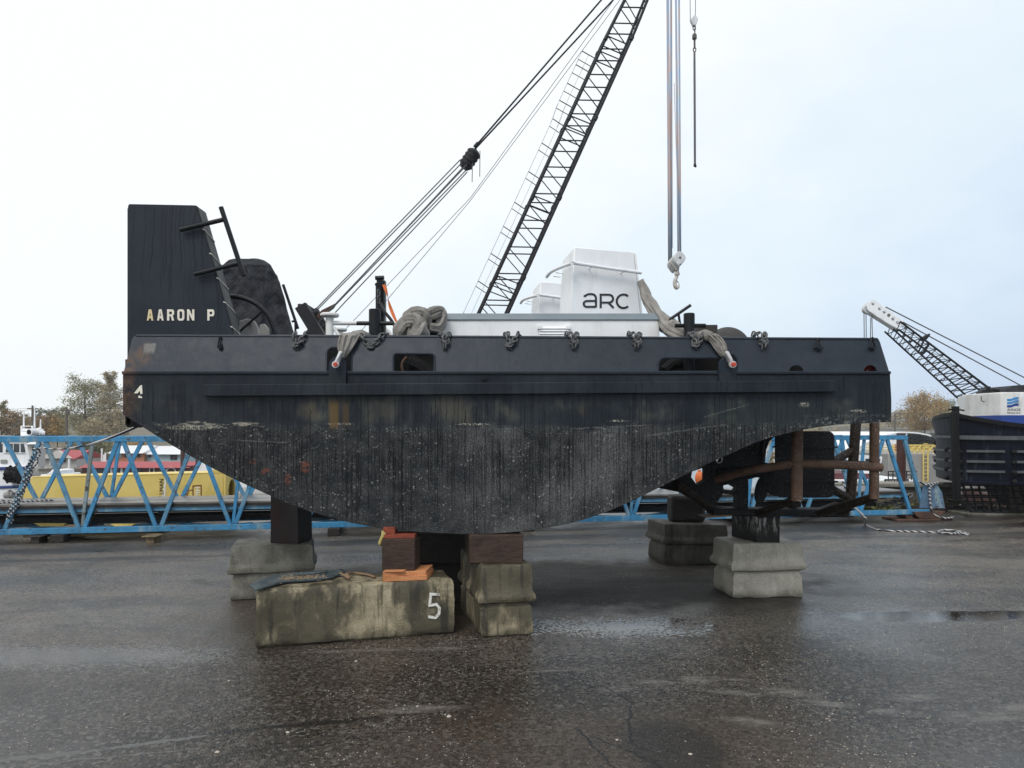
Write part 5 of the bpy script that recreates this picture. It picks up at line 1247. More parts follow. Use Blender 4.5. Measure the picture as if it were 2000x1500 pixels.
# handhold pegs and the two safety lines up the back of the boom
mb=MB(); ends=[]
for py in (85,112,149,183,220,268,325,386,434,488,543,607,655):
    a=cp(lx(py+16)-4,py+16,BO*.5); b=cp(lx(py+16)-28-(4 if py<200 else 0),py,BO*.5); mb.tube([a,b],.02,5); mb.tube([a+Vector((-.10,.35,-.12)),b+Vector((-.10,.35,-.12))],.016,5); ends.append(b)
mb.build_each('ladder_peg',M['cranebrown'],boom)
mb=MB()
for q in (Vector((0,0,0)),Vector((-.10,.35,-.12)),Vector((.24,.0,-.13)),Vector((.14,.35,-.25))):
    mb.tube([e+q for e in ends],.0065,4)
mb.build_each('safety_line',M['ropelight'],boom)
# boom head, sheaves (above the frame)
mb=MB(); mb.prism([cp(lx(TOPY)-6,TOPY+6,-.05),cp(rx(TOPY)+4,TOPY+10,-.05),cp(1338,TOPY-22,-.05),cp(1310,TOPY-40,-.05)],Y3*(BO+.1)); mb.tube([cp(1321,TOPY-10,-.1),cp(1321,TOPY-10,BO+.1)],.28,20); mb.build('boom_head',M['cranedark'],boom,bevel=.02)
# luffing gear
ropes('pendant_line',[(cp(1284,-130,.1),cp(934,277,.1)),(cp(1290,-122,.9),cp(925,272,.9)),],.032,M['cranedark'])
ctr=cp(917,299,.5); ax=Vector((.55,.55,.55)).normalized()
mb=MB()
d_=(cp(935,275)-cp(905,318)).normalized(); side=Y3
mb.tube([ctr-d_*.42,ctr-d_*.30,ctr+d_*.26,ctr+d_*.34],[.16,.24,.24,.15],18)
for s_ in (-.26,-.1,.06,.2): mb.tube([ctr+d_*(s_-.02),ctr+d_*(s_+.03)],.262,18)
mb.tube([ctr+d_*.3+Y3*-.4,cp(934,277,.1)],.07,8); mb.tube([ctr+d_*.3+Y3*.4,cp(925,272,.9)],.07,8)
bri=mb.build('bridle_block',M['cranedark'],crane)
ropes('rope_tail',[(cp(922,315,.2),cp(921.5,352,.2)),(cp(937,290,.2),cp(936.5,341,.2))],.016,M['rope'],bri)
ropes('luffing_rope',[(cp(898,308,.2),cp(606,610,.2)),(cp(899,309,.5),cp(607,606,.5)),(cp(911,318,.2),cp(616,628,.3)),(cp(912,319,.5),cp(620,618,.6)),(cp(910,320,.8),cp(615,634,.8)),(cp(900,312,.8),cp(645,586,.8))],.021,M['rope'])
mb=MB(); mb.tube([cp(612,616,.7),cp(622,604,.7),cp(640,592,.75),cp(645,586,.8)],[.10,.11,.07,.03],10); mb.build('rope_socket',M['rust'],crane)
mb=MB(); mb.beam(cp(586,596,.1),cp(668,735,.3),.42,.30,Y3); mb.beam(cp(592,596,1.2),cp(674,735,1.2),.42,.30,Y3); mb.beam(cp(590,602,.0),cp(590,602,1.4),.32,.32); 
mb.tube([cp(606,632,.5),cp(596,650,.5),cp(596,740,.5)],.16,8); gan=mb.build('gantry',M['cranedark'],crane,bevel=.02)
ropes('hoist_line',[(cp(1252,-80,.3),cp(917,380,.4)),(cp(917,380,.4),cp(660,650,.4)),(cp(1262,-82,.6),cp(917,381,.6)),(cp(917,381,.6),cp(690,652,.6))],.011,M['rope'])
# main hoist ropes and hook block
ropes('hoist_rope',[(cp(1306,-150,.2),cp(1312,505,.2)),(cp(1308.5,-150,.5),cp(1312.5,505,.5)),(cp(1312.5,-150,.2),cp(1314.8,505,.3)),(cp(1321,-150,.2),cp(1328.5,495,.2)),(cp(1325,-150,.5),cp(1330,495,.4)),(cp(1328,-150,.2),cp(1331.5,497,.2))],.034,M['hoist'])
ropes('tag_line',[(cp(1334.2,-150,.6),cp(1332.8,497,.3)),(cp(1319,-150,.6),cp(1317,480,.3)),(cp(1318,160,.1),cp(1328.5,500,.1))],.012,M['ropelight'])
mb=MB(); P=[(1324,493),(1330,496),(1335,502),(1336.5,508),(1333,514),(1327,521),(1324,523.5),(1320,520),(1313.5,511),(1312.5,505),(1316,498)]
mb.prism([cp(a,b,-.25) for a,b in P],Vector((-.15,.42,-.17))); hk=mb.build('hook_block',M['galv'],crane,bevel=.02)
mb=MB(); mb.tube([cp(1325,506.5,-.27),cp(1325,506.5,-.2)],.034,12); mb.tube([cp(1325,519.5,-.27),cp(1325,519.5,-.2)],.022,10); mb.build_each('pin',M['cranedark'],hk)
mb=MB(); mb.prism([cp(1313,512,-.1),cp(1324,524,-.1),cp(1320,530,-.1),cp(1307.5,514,-.1),cp(1308,511,-.1)],Y3*.22); mb.build('side_plate',M['hook'],hk,bevel=.01)
mb=MB(); mb.tube([cp(1324,522),cp(1322.5,535)],[.05,.06],10); mb.tube([cp(1322.3,533),cp(1322.2,537.5)],[.10,.09],12); mb.tube([cp(1322,537.5),cp(1322,542)],[.05,.05],10)
mb.build('swivel',M['hook'],hk)
mb=MB(); mb.tube(smoothpath([cp(1322,540),cp(1319.5,545),cp(1318,553),cp(1319,559),cp(1322,562.5),cp(1325,560),cp(1326.3,554)],5),[.05,.06,.06,.06,.06,.065,.065]+[.07]*12+[.065,.06,.055,.05,.05,.045,.04,.035,.03,.025,.02,.015],10); mb.tube([cp(1320,545),cp(1325.5,553)],.02,6); mb.build('hook',M['hook'],hk)
# auxiliary line with its headache ball, links and hanging pipe
ropes('auxiliary_rope',[(cp(1349,-150,.2),cp(1351,36,.2)),(cp(1362,-150,.2),cp(1361,36,.2))],.012,M['rope'])
mb=MB(); mb.prism([cp(a,b,-.06) for a,b in ((1353,33),(1356,30.5),(1360,33),(1363,39),(1361.5,43),(1358.5,51),(1353.5,51),(1349.5,43),(1348.2,39))],Y3*.16); aux=mb.build('auxiliary_block',M['galv'],crane,bevel=.02)
mb=MB(); mb.link(cp(1356,55),Z3,X3,.14,.09,.018); mb.link(cp(1357,60),Z3,Vector((.4,1,0)),.14,.09,.018); mb.tube([cp(1356.4,66),cp(1356.4,69),cp(1356.4,76),cp(1356.4,77)],[.05,.082,.082,.05],12); mb.tube([cp(1355.8,77),cp(1355.8,95)],.02,6); mb.tube([cp(1357.4,77),cp(1357.4,95)],.02,6); mb.link(cp(1356.6,97),Z3,X3,.14,.09,.02); mb.tube([cp(1356.4,101),cp(1356.4,118)],.036,8); mb.build('shackle_chain',M['cranebrown'],aux)
mb=MB(); mb.tube([cp(1356.4,117),cp(1357.3,322)],.038,10); mb.build('hanging_pipe',M['rope'],aux)
mb=MB(); mb.tube([cp(1357.3,321),cp(1357.4,325)],.05,10); mb.ball(cp(1358.5,325),.04,2); mb.build('pipe_end',M['cranedark'],aux)
# machinery house and crawlers, low behind the tug
bx=xat(800,26); 
mb=MB(); mb.boxmm((bx-2.3,24.9,1.15),(bx+1.6,27.5,2.75)); mb.build('machinery_house',M['yellowd'],crane,bevel=.05)
mb=MB()
for y0 in (24.6,27.0): mb.prism([(bx-2.4,y0,.45),(bx-2.1,y0,.0),(bx+2.1,y0,.0),(bx+2.4,y0,.45),(bx+2.1,y0,.9),(bx-2.1,y0,.9)],Y3*.8)
mb.build_each('crawler_track',M['cranedark'],crane,bevel=.04)
mb=MB(); mb.boxmm((bx+1.7,24.9,1.1),(bx+2.7,26.0,2.6)); mb.build('operator_cab',M['yellowd'],crane,bevel=.05)
# float the crane stands on
mb=MB(); mb.boxmm((-9.5,23.5,-2.2),(1.6,29,-.02)); mb.build('barge',M['greywall'],label='low grey deck barge carrying the dark lattice crane behind the tug',cat='barge',bevel=.05,kind='thing')
# ---- smaller crane with the white head
D2=34
c2=thing('derrick_crane','smaller lattice crane with perforated white boom head, jutting left from behind the dark boat','crane',(xat(1965,D2),D2+.5,0))
def dp(px,py,o=0.0): p=W(px,py,D2); p.y+=o; return p
HO=[[(a+3.6*math.cos(2*math.pi*k/12),b+3.6*math.sin(2*math.pi*k/12)) for k in range(12)] for a,b in ((1705.5,593),(1718.5,602.5),(1727.5,609),(1736,616),(1744.5,622.5),(1753.5,630))]
HEAD=[(1693,596),(1698,589),(1708,585.5),(1765,627),(1754,644),(1722,622),(1700,610),(1694,604)]
mb=MB(); mb.plate(HEAD,HO,lambda u,v:dp(u,v),lambda u,v:dp(u,v,.05)); mb.plate(HEAD,HO,lambda u,v:dp(u,v,.42),lambda u,v:dp(u,v,.46))
mb.prism([dp(1700,610),dp(1754,644),dp(1754,644,.44),dp(1700,610,.44)],Z3*.03); hd=mb.build('boom_head',M['white'],c2)
mb=MB(); mb.plate([(1700,592),(1707,588),(1758,627),(1750,638)],[],lambda u,v:dp(u,v,.22),lambda u,v:dp(u,v,.25)); mb.build('hole_backing',M['greywall'],hd); mb=MB(); c=dp(1698,603,.1); mb.tube([c,c+Y3*.25],.2,20); mb.build('sheave',M['galv'],hd)  # grey plate added inside the head so its holes read dark
ch=[]
mb=MB()
U0,U1=(1758,628),(1945,768); L0,L1=(1745,643),(1893,778)
for o in (0,.8):
    mb.tube([dp(*U0,o),dp(*U1,o)],.05,8); mb.tube([dp(*L0,o),dp(*L1,o)],.045,8)
b2=mb.build('boom',M['cranedark'],c2)
mb=MB(); n=13
for k in range(n):
    a=k/n; b=(k+.5)/n; e=(k+1)/n; l=lambda A,B,t:(A[0]+(B[0]-A[0])*t,A[1]+(B[1]-A[1])*t)
    for o in (0,.8):
        mb.tube([dp(*l(U0,U1,a),o),dp(*l(L0,L1,b),o)],.023,5); mb.tube([dp(*l(L0,L1,b),o),dp(*l(U0,U1,e),o)],.023,5)
    mb.tube([dp(*l(U0,U1,a),0),dp(*l(U0,U1,b),.8)],.014,5); mb.tube([dp(*l(U0,U1,b),.8),dp(*l(U0,U1,e),0)],.014,5); mb.tube([dp(*l(L0,L1,a),0),dp(*l(L0,L1,e),.8)],.014,5)
mb.build('lacing',M['cranedark'],b2)
def rp2(name,pairs,r,mat): 
    mb=MB()
    for a,b in pairs: mb.tube([a,b],r,5)
    return mb.build_each(name,mat,c2)
rp2('pendant_line',[(dp(1732,599,.1),dp(2060,766,.1)),(dp(1733,600,.7),dp(2060,776,.7))],.03,M['rope'])
rp2('hoist_line',[(dp(1740,607,.3),dp(1955,772,.3)),(dp(1742,609,.5),dp(1962,780,.5))],.014,M['rope'])
rp2('hanging_rope',[(dp(1695.3,604,.2),dp(1696.4,700,.2)),(dp(1697.5,606,.5),dp(1698.5,700,.5)),(dp(1707,614,.2),dp(1709,700,.2)),(dp(1711,617,.5),dp(1710,700,.5))],.02,M['rope'])
mb=MB(); mb.prism([dp(1805,662,.2),dp(1813,655,.2),dp(1821,650,.2),dp(1822,653,.2),dp(1816,661,.2),dp(1812,664,.2)],Y3*.3); mb.tube([dp(1812,662,.3),dp(1800,688,.3)],.04,6); mb.tube([dp(1821,672,.3),dp(1808,690,.3)],.05,6); mb.build('snatch_block',M['cranedark'],b2)
mb=MB(); mb.boxmm((xat(1930,D2),D2,-1.0),(xat(2090,D2),D2+3,zat(800,D2))); mb.build('crane_house',M['greywall'],c2,bevel=.05)
mb=MB(); mb.boxmm((xat(1905,D2),D2-1.5,-2.2),(xat(2250,D2),D2+5,-.95)); mb.build('barge',M['pile'],label='brown deck barge carrying the crane with white boom head',cat='barge',kind='thing')
# ---- dark workboat ashore at the right
bt=thing('workboat','dark navy steel workboat hauled out at the right, with white and blue cabin','boat',(14,18.5,0))
plan=[(10.27,16.8),(10.7,16.55),(11.5,16.32),(13,16.12),(18.5,16.0)]
planl=[(10.27,16.8),(10.45,17.6),(10.85,18.6),(11.46,19.62)]
def zg(s): return 2.38-.30*s
SIDE=[Vector((a,b,0)) for a,b in plan]; LEFT=[Vector((a,b,0)) for a,b in planl]
def wall(P,z0f,z1f,th,name,mat,par,off=0.0,n=4):
    P=[Vector((p.x,p.y,0)) for p in smoothpath(P,n)]; mb=MB(); m=len(P)
    nr=[]
    for i in range(m):
        d=(P[min(i+1,m-1)]-P[max(i-1,0)]).normalized(); q=Vector((d.y,-d.x,0)); q=-q if q.dot(Vector((-1,-1,0)))<0 else q; nr.append(q)
    for i in range(m-1):
        a,b=P[i]+nr[i]*off,P[i+1]+nr[i+1]*off; c,d=P[i+1]+nr[i+1]*(off-th),P[i]+nr[i]*(off-th)
        za0,zb0_,za1,zb1_=z0f(i/(m-1)),z0f((i+1)/(m-1)),z1f(i/(m-1)),z1f((i+1)/(m-1))
        mb.hexa([a+Z3*za0,b+Z3*zb0_,c+Z3*zb0_,d+Z3*za0,a+Z3*za1,b+Z3*zb1_,c+Z3*zb1_,d+Z3*za1])
    bmesh.ops.remove_doubles(mb.bm,verts=mb.bm.verts[:],dist=.002)
    return mb.build(name,mat,par,ang=.8)
def off_plan(P,f):  # flare at deck level
    return [p+Vector((0,0,0)) for p in P]
zt_s=lambda t:2.38-.10*t-.28*min(1,t*1.6)**1.0; zt_l=lambda t:2.38-.03*t-.18*t*t
h1=wall(SIDE,lambda t:.80,lambda t:zt_s(t),.08,'hull_side',M['navy'],bt); h2=wall(LEFT,lambda t:.80+.02*t,lambda t:zt_l(t),.08,'bow_face',M['navy'],bt)
# flared bow bulwark on the far side
mb=MB(); LP=[Vector((p.x,p.y,0)) for p in smoothpath(LEFT,4)]
for i in range(len(LP)-1):
    t0,t1=i/(len(LP)-1),(i+1)/(len(LP)-1); o0,o1=.03+.13*t0,.03+.13*t1; L_=Vector((-1,-.25,0))
    mb.hexa([LP[i]+Z3*1.86,LP[i+1]+Z3*1.86,LP[i+1]+X3*.05+Z3*1.86,LP[i]+X3*.05+Z3*1.86,LP[i]+L_*o0+Z3*zt_l(t0),LP[i+1]+L_*o1+Z3*zt_l(t1),LP[i+1]+X3*.05+Z3*zt_l(t1),LP[i]+X3*.05+Z3*zt_l(t0)])
bmesh.ops.remove_doubles(mb.bm,verts=mb.bm.verts[:],dist=.002); mb.build('flare',M['navy'],bt)
for P,zf,nm in ((SIDE,zt_s,'gunwale'),(LEFT,zt_l,'gunwale')): wall(P,lambda t:zf(t)-.06,lambda t:zf(t)+.03,.16,nm,M['rubber'],bt,.09)
for zc,(a,b) in ((1.84,(0,1)),):
    wall(SIDE,lambda t:zc-.05-.03*t,lambda t:zc+.04-.03*t,.2,'fender_strip',M['navyledge'],h1,.10); wall(LEFT,lambda t:zc-.03,lambda t:zc+.03,.2,'fender_strip',M['navyledge'],h2,.10)
SP=[Vector((p.x,p.y,0)) for p in smoothpath(SIDE,12)]
def seg_of(x0,x1): return [p for p in SP if x0<=p.x<=x1]
for zc in (1.52,1.285,1.06):
    for x0,x1 in ((10.4,11.16),(11.3,12.6),(12.75,14.2)):
        S_=seg_of(x0,x1); 
        if len(S_)>1: wall(S_,lambda t:zc-.025,lambda t:zc+.025,.2,'fender_ledge',M['navyledge'],h1,.09,2)
    wall(LEFT,lambda t:zc-.02,lambda t:zc+.02,.2,'fender_ledge',M['navyledge'],h2,.08,2)
wall(SIDE,lambda t:.77,lambda t:.83,.2,'chine_strip',M['navy'],bt,.05)
mb=MB()
for zc in (1.52,1.285,1.06,.86):
    for px_ in (10.30,11.22): 
        p=min(SP,key=lambda q:abs(q.x-px_)); mb.ball((p.x,p.y-.10,zc-.02),.062,2,(1,.9,1))
    mb.ball((10.26,17.15,zc+.02),.06,2); mb.ball((11.35,19.45,zc+.14),.07,2)
mb.build_each('fender_bolt',M['rubber'],bt)
mb=MB(); mb.beam((10.23,16.72,.40),(10.17,16.72,2.42),.14,.14,X3); kn=mb.build('stem_post',M['rubber'],bt,bevel=.02)
mb=MB(); mb.boxmm((10.22,16.8,2.30),(10.345,16.92,2.55)); mb.tube([(10.11,16.84,2.47),(10.28,16.84,2.49),(10.48,16.84,2.45)],.02,8); mb.boxmm((10.08,16.6,.375),(10.42,16.9,.405)); mb.build_each('bow_bitt',M['rubber'],kn,bevel=.01)
# deck and cabin
mb=MB(); mb.prism([(10.4,16.9,1.95),(11.5,16.45,1.95),(18.5,16.15,1.95),(18.5,19.5,1.95),(11.5,19.5,1.95)],Z3*.02); mb.build('deck',M['deckblack'],bt)
C=W(1955,840,17.5); Lc=W(1884,840,18.7); cz1=zat(766,17.5); cR=C+Vector((3.4,-.25,0)); 
for q in (C,Lc,cR): q.z=1.95
back=Vector((.8,1.6,0)); 
def up(q,z): return Vector((q.x,q.y,z))
mb=MB(); mb.prism([up(Lc,1.95),up(C,1.95),up(cR,1.95),up(cR+back,1.95),up(Lc+back,1.95)],Z3*(cz1-1.95)); cab=mb.build('cabin',M['whiteold'],bt,bevel=.02)
nC=Vector((cR.y-C.y,-(cR.x-C.x),0)).normalized(); nL=Vector((C.y-Lc.y,-(C.x-Lc.x),0)).normalized()
mb=MB(); z0b,z1b=1.95,zat(811,17.5)
mb.hexa([up(C,z0b)+nC*.006,up(cR,z0b)+nC*.006,up(cR,z0b),up(C,z0b),up(C,z1b)+nC*.006,up(cR,z1b)+nC*.006,up(cR,z1b),up(C,z1b)])
m0=Lc.lerp(C,.25); mb.hexa([up(m0,z0b)+nL*.006,up(C,z0b)+nL*.006,up(C,z0b),up(m0,z0b),up(m0,z1b)+nL*.006,up(C,z1b)+nL*.006,up(C,z1b),up(m0,z1b)]); mb.build('blue_band',M['bluepaint'],cab)
def cpn(px,py,o): return onplane(px,py,C,nC,o)
def wave(y0,y1,name,mat):
    mb=MB(); n=10; P=[]
    f=lambda t: 3.4*(.5-.5*math.cos(math.pi*min(1,max(0,(t-.25)/.55))))
    top=[(1967+22*i/n,y0-f(i/n)) for i in range(n+1)]; bot=[(1967+22*i/n,y1-f(i/n)) for i in range(n,-1,-1)]
    P=top+bot; mb.plate(P,[],lambda u,v:cpn(u,v,.008),lambda u,v:cpn(u,v,.0)); mb.build('emblem',mat,cab)
wave(779,783.5,'',M['lightblue']); wave(785.2,789.2,'',M['lightblue']); wave(791,796,'',M['bluepaint'])
uC=(cR-C).normalized(); 
for s_,px,py,sz in (('AXIOS',1967,802.6,.085),('Marine LLC',1967,807.6,.052)):
    mb=MB(); o=cpn(px,py,.004); text_bm(mb,s_,sz,lambda c:o+uC*(c.x*1.25)+Z3*c.y+nC*c.z,.003); mb.build('lettering',M['letterblack'],cab)
mb=MB(); h=W(1920,783,18.05)-nL*-.05; mb.tube([h+Z3*.12,h,h+Vector((.1,-.02,-.03))],.012,6); mb.build('hose_clip',M['cranebrown'],cab)
mb=MB()
P=[W(1963,769,17.9),W(1968,760,17.9),W(1976,754,17.9),W(1990,752,17.9),W(2080,750,17.9),W(2090,770,17.9)]; mb.prism(P,Y3*1.2); mb.build('top_cover',M['tarp'],bt,bevel=.06,seg=3)
mb=MB(); mb.tube([W(1919,764,18.3),W(1933,762,18.3),W(1963,761,18.3)],.03,8); mb.tube([W(1928,766,18.3),W(1931,755,18.3)],.05,8); mb.tube([W(1933,768,18.3),W(1940,758,18.3)],.03,6); mb.tube([W(1945,763,18.2),W(1962,763.5,18.2)],.04,6); mb.build('anchor',M['black'],bt)
mb=MB(); mb.tube([W(1994,776,17.3),W(1994,768,17.3)],.05,12); mb.build('vent',M['white'],bt)
# keel guard cage below the hull
mb=MB(); base=Vector((10.35,16.75,0)); uS=Vector((.985,-.14,0)).normalized(); 
def kq(s,z,o=0): p=base+uS*s+Vector((.1,1,0))*(.45+o); p.z=z; return p
for s in (.12,.28,.45,.62,.8,.98,1.16,1.34,1.52,1.7,1.9):
    for o in (0,): 
        zb_=max(.03,.42-.95*max(0,s-.0)) if s<.45 else .03
        mb.beam(kq(s-.05,.82,o),kq(s+.12,zb_,o),.03,.05,Y3)
for z in (.12,.27,.42,.57,.70):
    s0=max(.05,(.45-z)*.9)
    for o in (0,.5): mb.beam(kq(s0,z,o),kq(2.6,z,o),.03,.035,Z3)
mb.beam(kq(.05,.46),kq(.5,.05),.07,.09,Y3); mb.beam(kq(.5,.05),kq(3,.04),.08,.08,Z3)
mb.build('keel_guard',M['foul'],bt)
mb=MB(); a=kq(.35,.8,.9); mb.hexa([kq(1.9,.1,.9),kq(6,.1,.9),kq(6,.1,1.6),kq(1.9,.1,1.6),kq(1.5,.8,.8),kq(6,.8,.8),kq(6,.8,2),kq(1.5,.8,2)]); mb.build('keel',M['foul'],bt)
mb=MB(); mb.boxmm((11.95,16.4,.0),(12.5,17.6,.85)); mb.build('concrete_block',M['concdark'],label='concrete block propping the dark workboat at the right edge',cat='concrete block',bevel=.02,kind='thing')
mb=MB(); p=W(1915,1003,17); mb.boxmm((10.6,16.9,.0),(12.6,17.9,.06)); mb.build('pad',M['concgrey'],label='low concrete pad under the workboat keel guard',cat='concrete pad',bevel=.01,kind='thing')
# ---- sea wall and weeds at the yard edge
mb=MB(); mb.boxmm((6.6,18.35,.0),(11.3,18.85,.56)); mb.build('sea_wall',M['concdark'],label='low dark concrete sea wall along the yard edge at right',cat='wall',bevel=.02,kind='thing')
mb=MB(); mb.boxmm((6.5,18.25,.563),(11.35,18.95,.66)); mb.build('wall_coping',M['concgrey'],label='pale coping slab topping the low sea wall',cat='coping',bevel=.02,kind='thing')
def weeds(name,label,cx,cy,rx_,n,h,mat):
    mb=MB()
    for i in range(n):
        x=cx+R.gauss(0,rx_*.45); y=cy+R.uniform(-.25,.25); z=abs(R.gauss(0,h*.5)); s=R.uniform(.02,.055); a=R.random()*6.3; t=R.uniform(-.8,.8)
        u=Vector((math.cos(a),math.sin(a),t*.6))*s; v=Vector((-math.sin(a)*.5,math.cos(a)*.5,.7))*s
        p=Vector((x,y,z)); mb.face([p-u,p-v*.6,p+u,p+v])
    return mb.build(name,mat,label=label,cat='weeds',kind='stuff',smooth=False)
weeds('weeds','mossy weeds along the foot of the sea wall seen past the gangway end',8.8,17.95,2.2,900,.22,M['moss'])
weeds('weeds','grass verge at the foot of the wall left of the dark boat',11.2,18.15,1.6,500,.10,M['moss'])
for i,(x0,x1,y0,z0,l) in enumerate(((9.6,11.6,17.7,.0,'dark timber lying at the foot of the wall beside the workboat'),(6.4,8.0,17.0,.0,'dark baulk lying behind the gangway below its deck at right'))):
    mb=MB(); mb.boxmm((x0,y0,z0),(x1,y0+.2,z0+.16)); mb.build('timber',M['timberdark'],label=l,cat='timber',bevel=.01,kind='thing')
# ---- trees
def tree(name,label,base,h,w_,mat,n,leaf=.3,shape='round',group=None,trunk_h=.25,gap=.0,lean=0,open_=0.5):
    base=Vector(base); root=thing(name,label,'tree',base,group)
    mb=MB(); r0=h*.022; tips=[]
    top=base+Z3*h*.93+X3*lean
    mb.tube([base-Z3*.3,base+Z3*h*.3+X3*lean*.2,base+Z3*h*.65+X3*lean*.6,top],[r0,r0*.8,r0*.45,r0*.1],7)
    nb=int(14+h)
    for i in range(nb):
        f=trunk_h+(1-trunk_h)*(i+.5)/nb*.92; a=i*2.4+R.random(); s=base+Z3*h*f+X3*lean*f
        if shape=='round': rr=w_*math.sqrt(max(.05,1-((f-.55)/.5)**2))
        elif shape=='column': rr=w_*min(1,(1-f)*2.2+.15)*min(1,(f-trunk_h)*4+.35)
        else: rr=w_*(1-f)*1.1+.15
        rise=h*(.16 if shape=='column' else .08); L=R.uniform(.75,1.1)*rr
        e=s+Vector((math.cos(a)*L,math.sin(a)*L,rise*R.uniform(.6,1.3)))
        mb.tube([s,s.lerp(e,.5)+Z3*rise*.1,e],[r0*.35*(1-f*.6),r0*.2*(1-f*.6),r0*.06],5)
        tips.append((s,e,rr))
    mb.build('trunk',M['bark'],root)
    mb=MB(); cl=[]
    for s,e,rr in tips:
        for q in (.45,.7,.95): cl.append((s.lerp(e,q)+Vector((R.gauss(0,.12),R.gauss(0,.12),R.gauss(0,.1)))*rr,rr*R.uniform(.22,.45)))
    for i in range(n):
        c,rad=R.choice(cl); p=c+Vector((R.gauss(0,1),R.gauss(0,1),R.gauss(0,.8)))*rad*open_
        s=leaf*R.uniform(.5,1.1); u=Vector((R.gauss(0,1),R.gauss(0,1),R.gauss(0,.6))).normalized(); v=u.cross(Vector((R.gauss(0,1),R.gauss(0,1),R.gauss(0,1)))).normalized()
        mb.face([p-u*s*.5,p-v*s*.32,p+u*s*.5,p+v*s*.32])
    mb.build('crown',mat,root,smooth=False)
    return root
def tr(px,pt,pb,d,wpx,mat,n,label,shape='round',leaf=None,name='tree',**k):
    b=W(px,pb,d); tree(name,label,b,(pb-pt)*d/F,wpx*d/F,M[mat],int(n*3.2),leaf or d*.0023,shape,'trees on the far shore',**k)
tr(166,738,872,96,34,'leafgreen',3200,'tall loose green tree, left of the thin grey poplar',trunk_h=.12,open_=.75)
tr(214,735,872,96,24,'leafgrey',3800,'tall thin grey-leaved poplar beside the tug bow','column',name='poplar_tree',trunk_h=.08,open_=.8)
tr(84,814,868,88,30,'leafrust',1500,'low spreading rust-brown tree below the utility poles',trunk_h=.15,open_=.7)
tr(112,818,868,84,13,'leafgold',700,'small golden tree right of the low rust-brown tree',open_=.7)
tr(100,800,868,118,17,'leafdark',900,'dark green tree standing behind the rust-brown tree',open_=.6)
tr(122,797,868,112,15,'leafgreen',900,'olive tree beside the right-hand utility pole',open_=.7)
tr(24,802,868,92,20,'leafrust',1200,'brown tree behind the white boat antennas',open_=.7)
tr(3,785,868,92,12,'leafgreen',900,'green tree cut by the left picture edge',open_=.7)
tr(48,822,868,120,16,'leafdark',600,'dim grey-green tree between the antennas and rust tree',open_=.7)
tr(75,800,866,190,11,'leafdark',500,'faint far round tree on the hill above the rust tree',open_=.6)
tr(50,810,866,190,8,'leafdark',300,'faint far small tree on the hill, left of the round one',open_=.6)
tr(182,820,880,82,26,'leafgrey',1600,'bare greyish shrub tree below the two tall trees',trunk_h=.1,open_=.9)
tr(236,800,880,86,18,'leafgrey',1000,'thin greyish tree partly behind the tug bow',open_=.8)
tr(160,862,906,74,30,'leafdark',1300,'dark leafy bush above the long red shed roof',trunk_h=.05,open_=.7,name='bush')
tr(200,858,900,76,30,'leafgreen',1300,'green bush above the shed, left of the orange house',trunk_h=.05,open_=.7,name='bush')
tr(262,862,890,80,26,'leafgold',900,'yellowing bush behind the orange and teal houses',trunk_h=.05,open_=.7,name='bush')
tr(1806,774,846,140,36,'leafgold',4200,'round golden autumn tree beyond the bridge',trunk_h=.05,open_=.75,leaf=.32)
tr(1844,781,846,150,20,'leafgreen',2000,'olive tree right of the golden autumn tree',trunk_h=.05,open_=.75,leaf=.32)
tr(1768,800,846,200,16,'leafgrey',700,'dim brownish tree left of the golden autumn tree',trunk_h=.05,open_=.8)
tr(1745,806,846,210,14,'leafgrey',600,'dim brownish tree behind the tug stern corner',trunk_h=.05,open_=.8)
tr(1866,798,846,190,14,'leafgrey',600,'dim tree behind the workboat bow bitt',trunk_h=.05,open_=.8)
tr(1590,835,900,120,24,'leafgrey',1200,'greyish bush beyond the rudder',trunk_h=.05,open_=.8,name='bush')
tr(1632,838,890,130,20,'leafgrey',900,'greyish bush between rudder and stern guard posts',trunk_h=.05,open_=.8,name='bush')
tr(1506,880,925,60,8,'leafgold',500,'yellow bush seen between propeller and rudder',trunk_h=.05,open_=.7,name='bush')
tr(1690,828,856,230,40,'leafgrey',1200,'dim scrub behind the bridge left of the brown pile',trunk_h=.05,open_=.8,name='bush')
tr(1560,838,870,150,30,'leafgrey',900,'dim scrub under the stern, behind the rudder top',trunk_h=.05,open_=.8,name='bush')
# utility poles and wires
def pole(px,pt,pb,d,label):
    mb=MB(); a,b=W(px,pb,d),W(px,pt,d); mb.tube([a,b],[.16,.10],8); o=mb.build('utility_pole',M['polewood'],label=label,cat='utility pole',group='utility poles',kind='thing')
    mb=MB(); mb.beam(b-Z3*.35-X3*.6,b-Z3*.35+X3*.6,.1,.12); mb.tube([b-Z3*.9+X3*.2,b-Z3*.3+X3*.2],.13,8); mb.build('cross_arm',M['polewood'],o)
    return b
b1=pole(63.5,792,868,80,'brown utility pole nearer the left, above the rust-brown tree'); b2_=pole(130,795,868,78,'grey utility pole between olive tree and tall green tree')
mb=MB()
for dz in (-.25,-.45,-1.4):
    mb.tube(sag(W(-60,789,84)+Z3*dz,b1+Z3*dz,.25),.014,4); mb.tube(sag(b1+Z3*dz,b2_+Z3*dz,.3),.014,4); mb.tube(sag(b2_+Z3*dz,W(245,808,74)+Z3*dz,.3),.014,4)
mb.build('power_line',M['rope'],label='overhead power lines strung along the utility poles',cat='power line',kind='thing')
mb=MB(); a=W(1748,848,120); b=W(1748,808,120); mb.tube([a,b],.12,6); mb.beam(b-X3*.1,b+X3*2.2,.1,.1); mb.beam(b+X3*.9-Z3*.7,b+X3*2.2-Z3*.7,.08,.08)
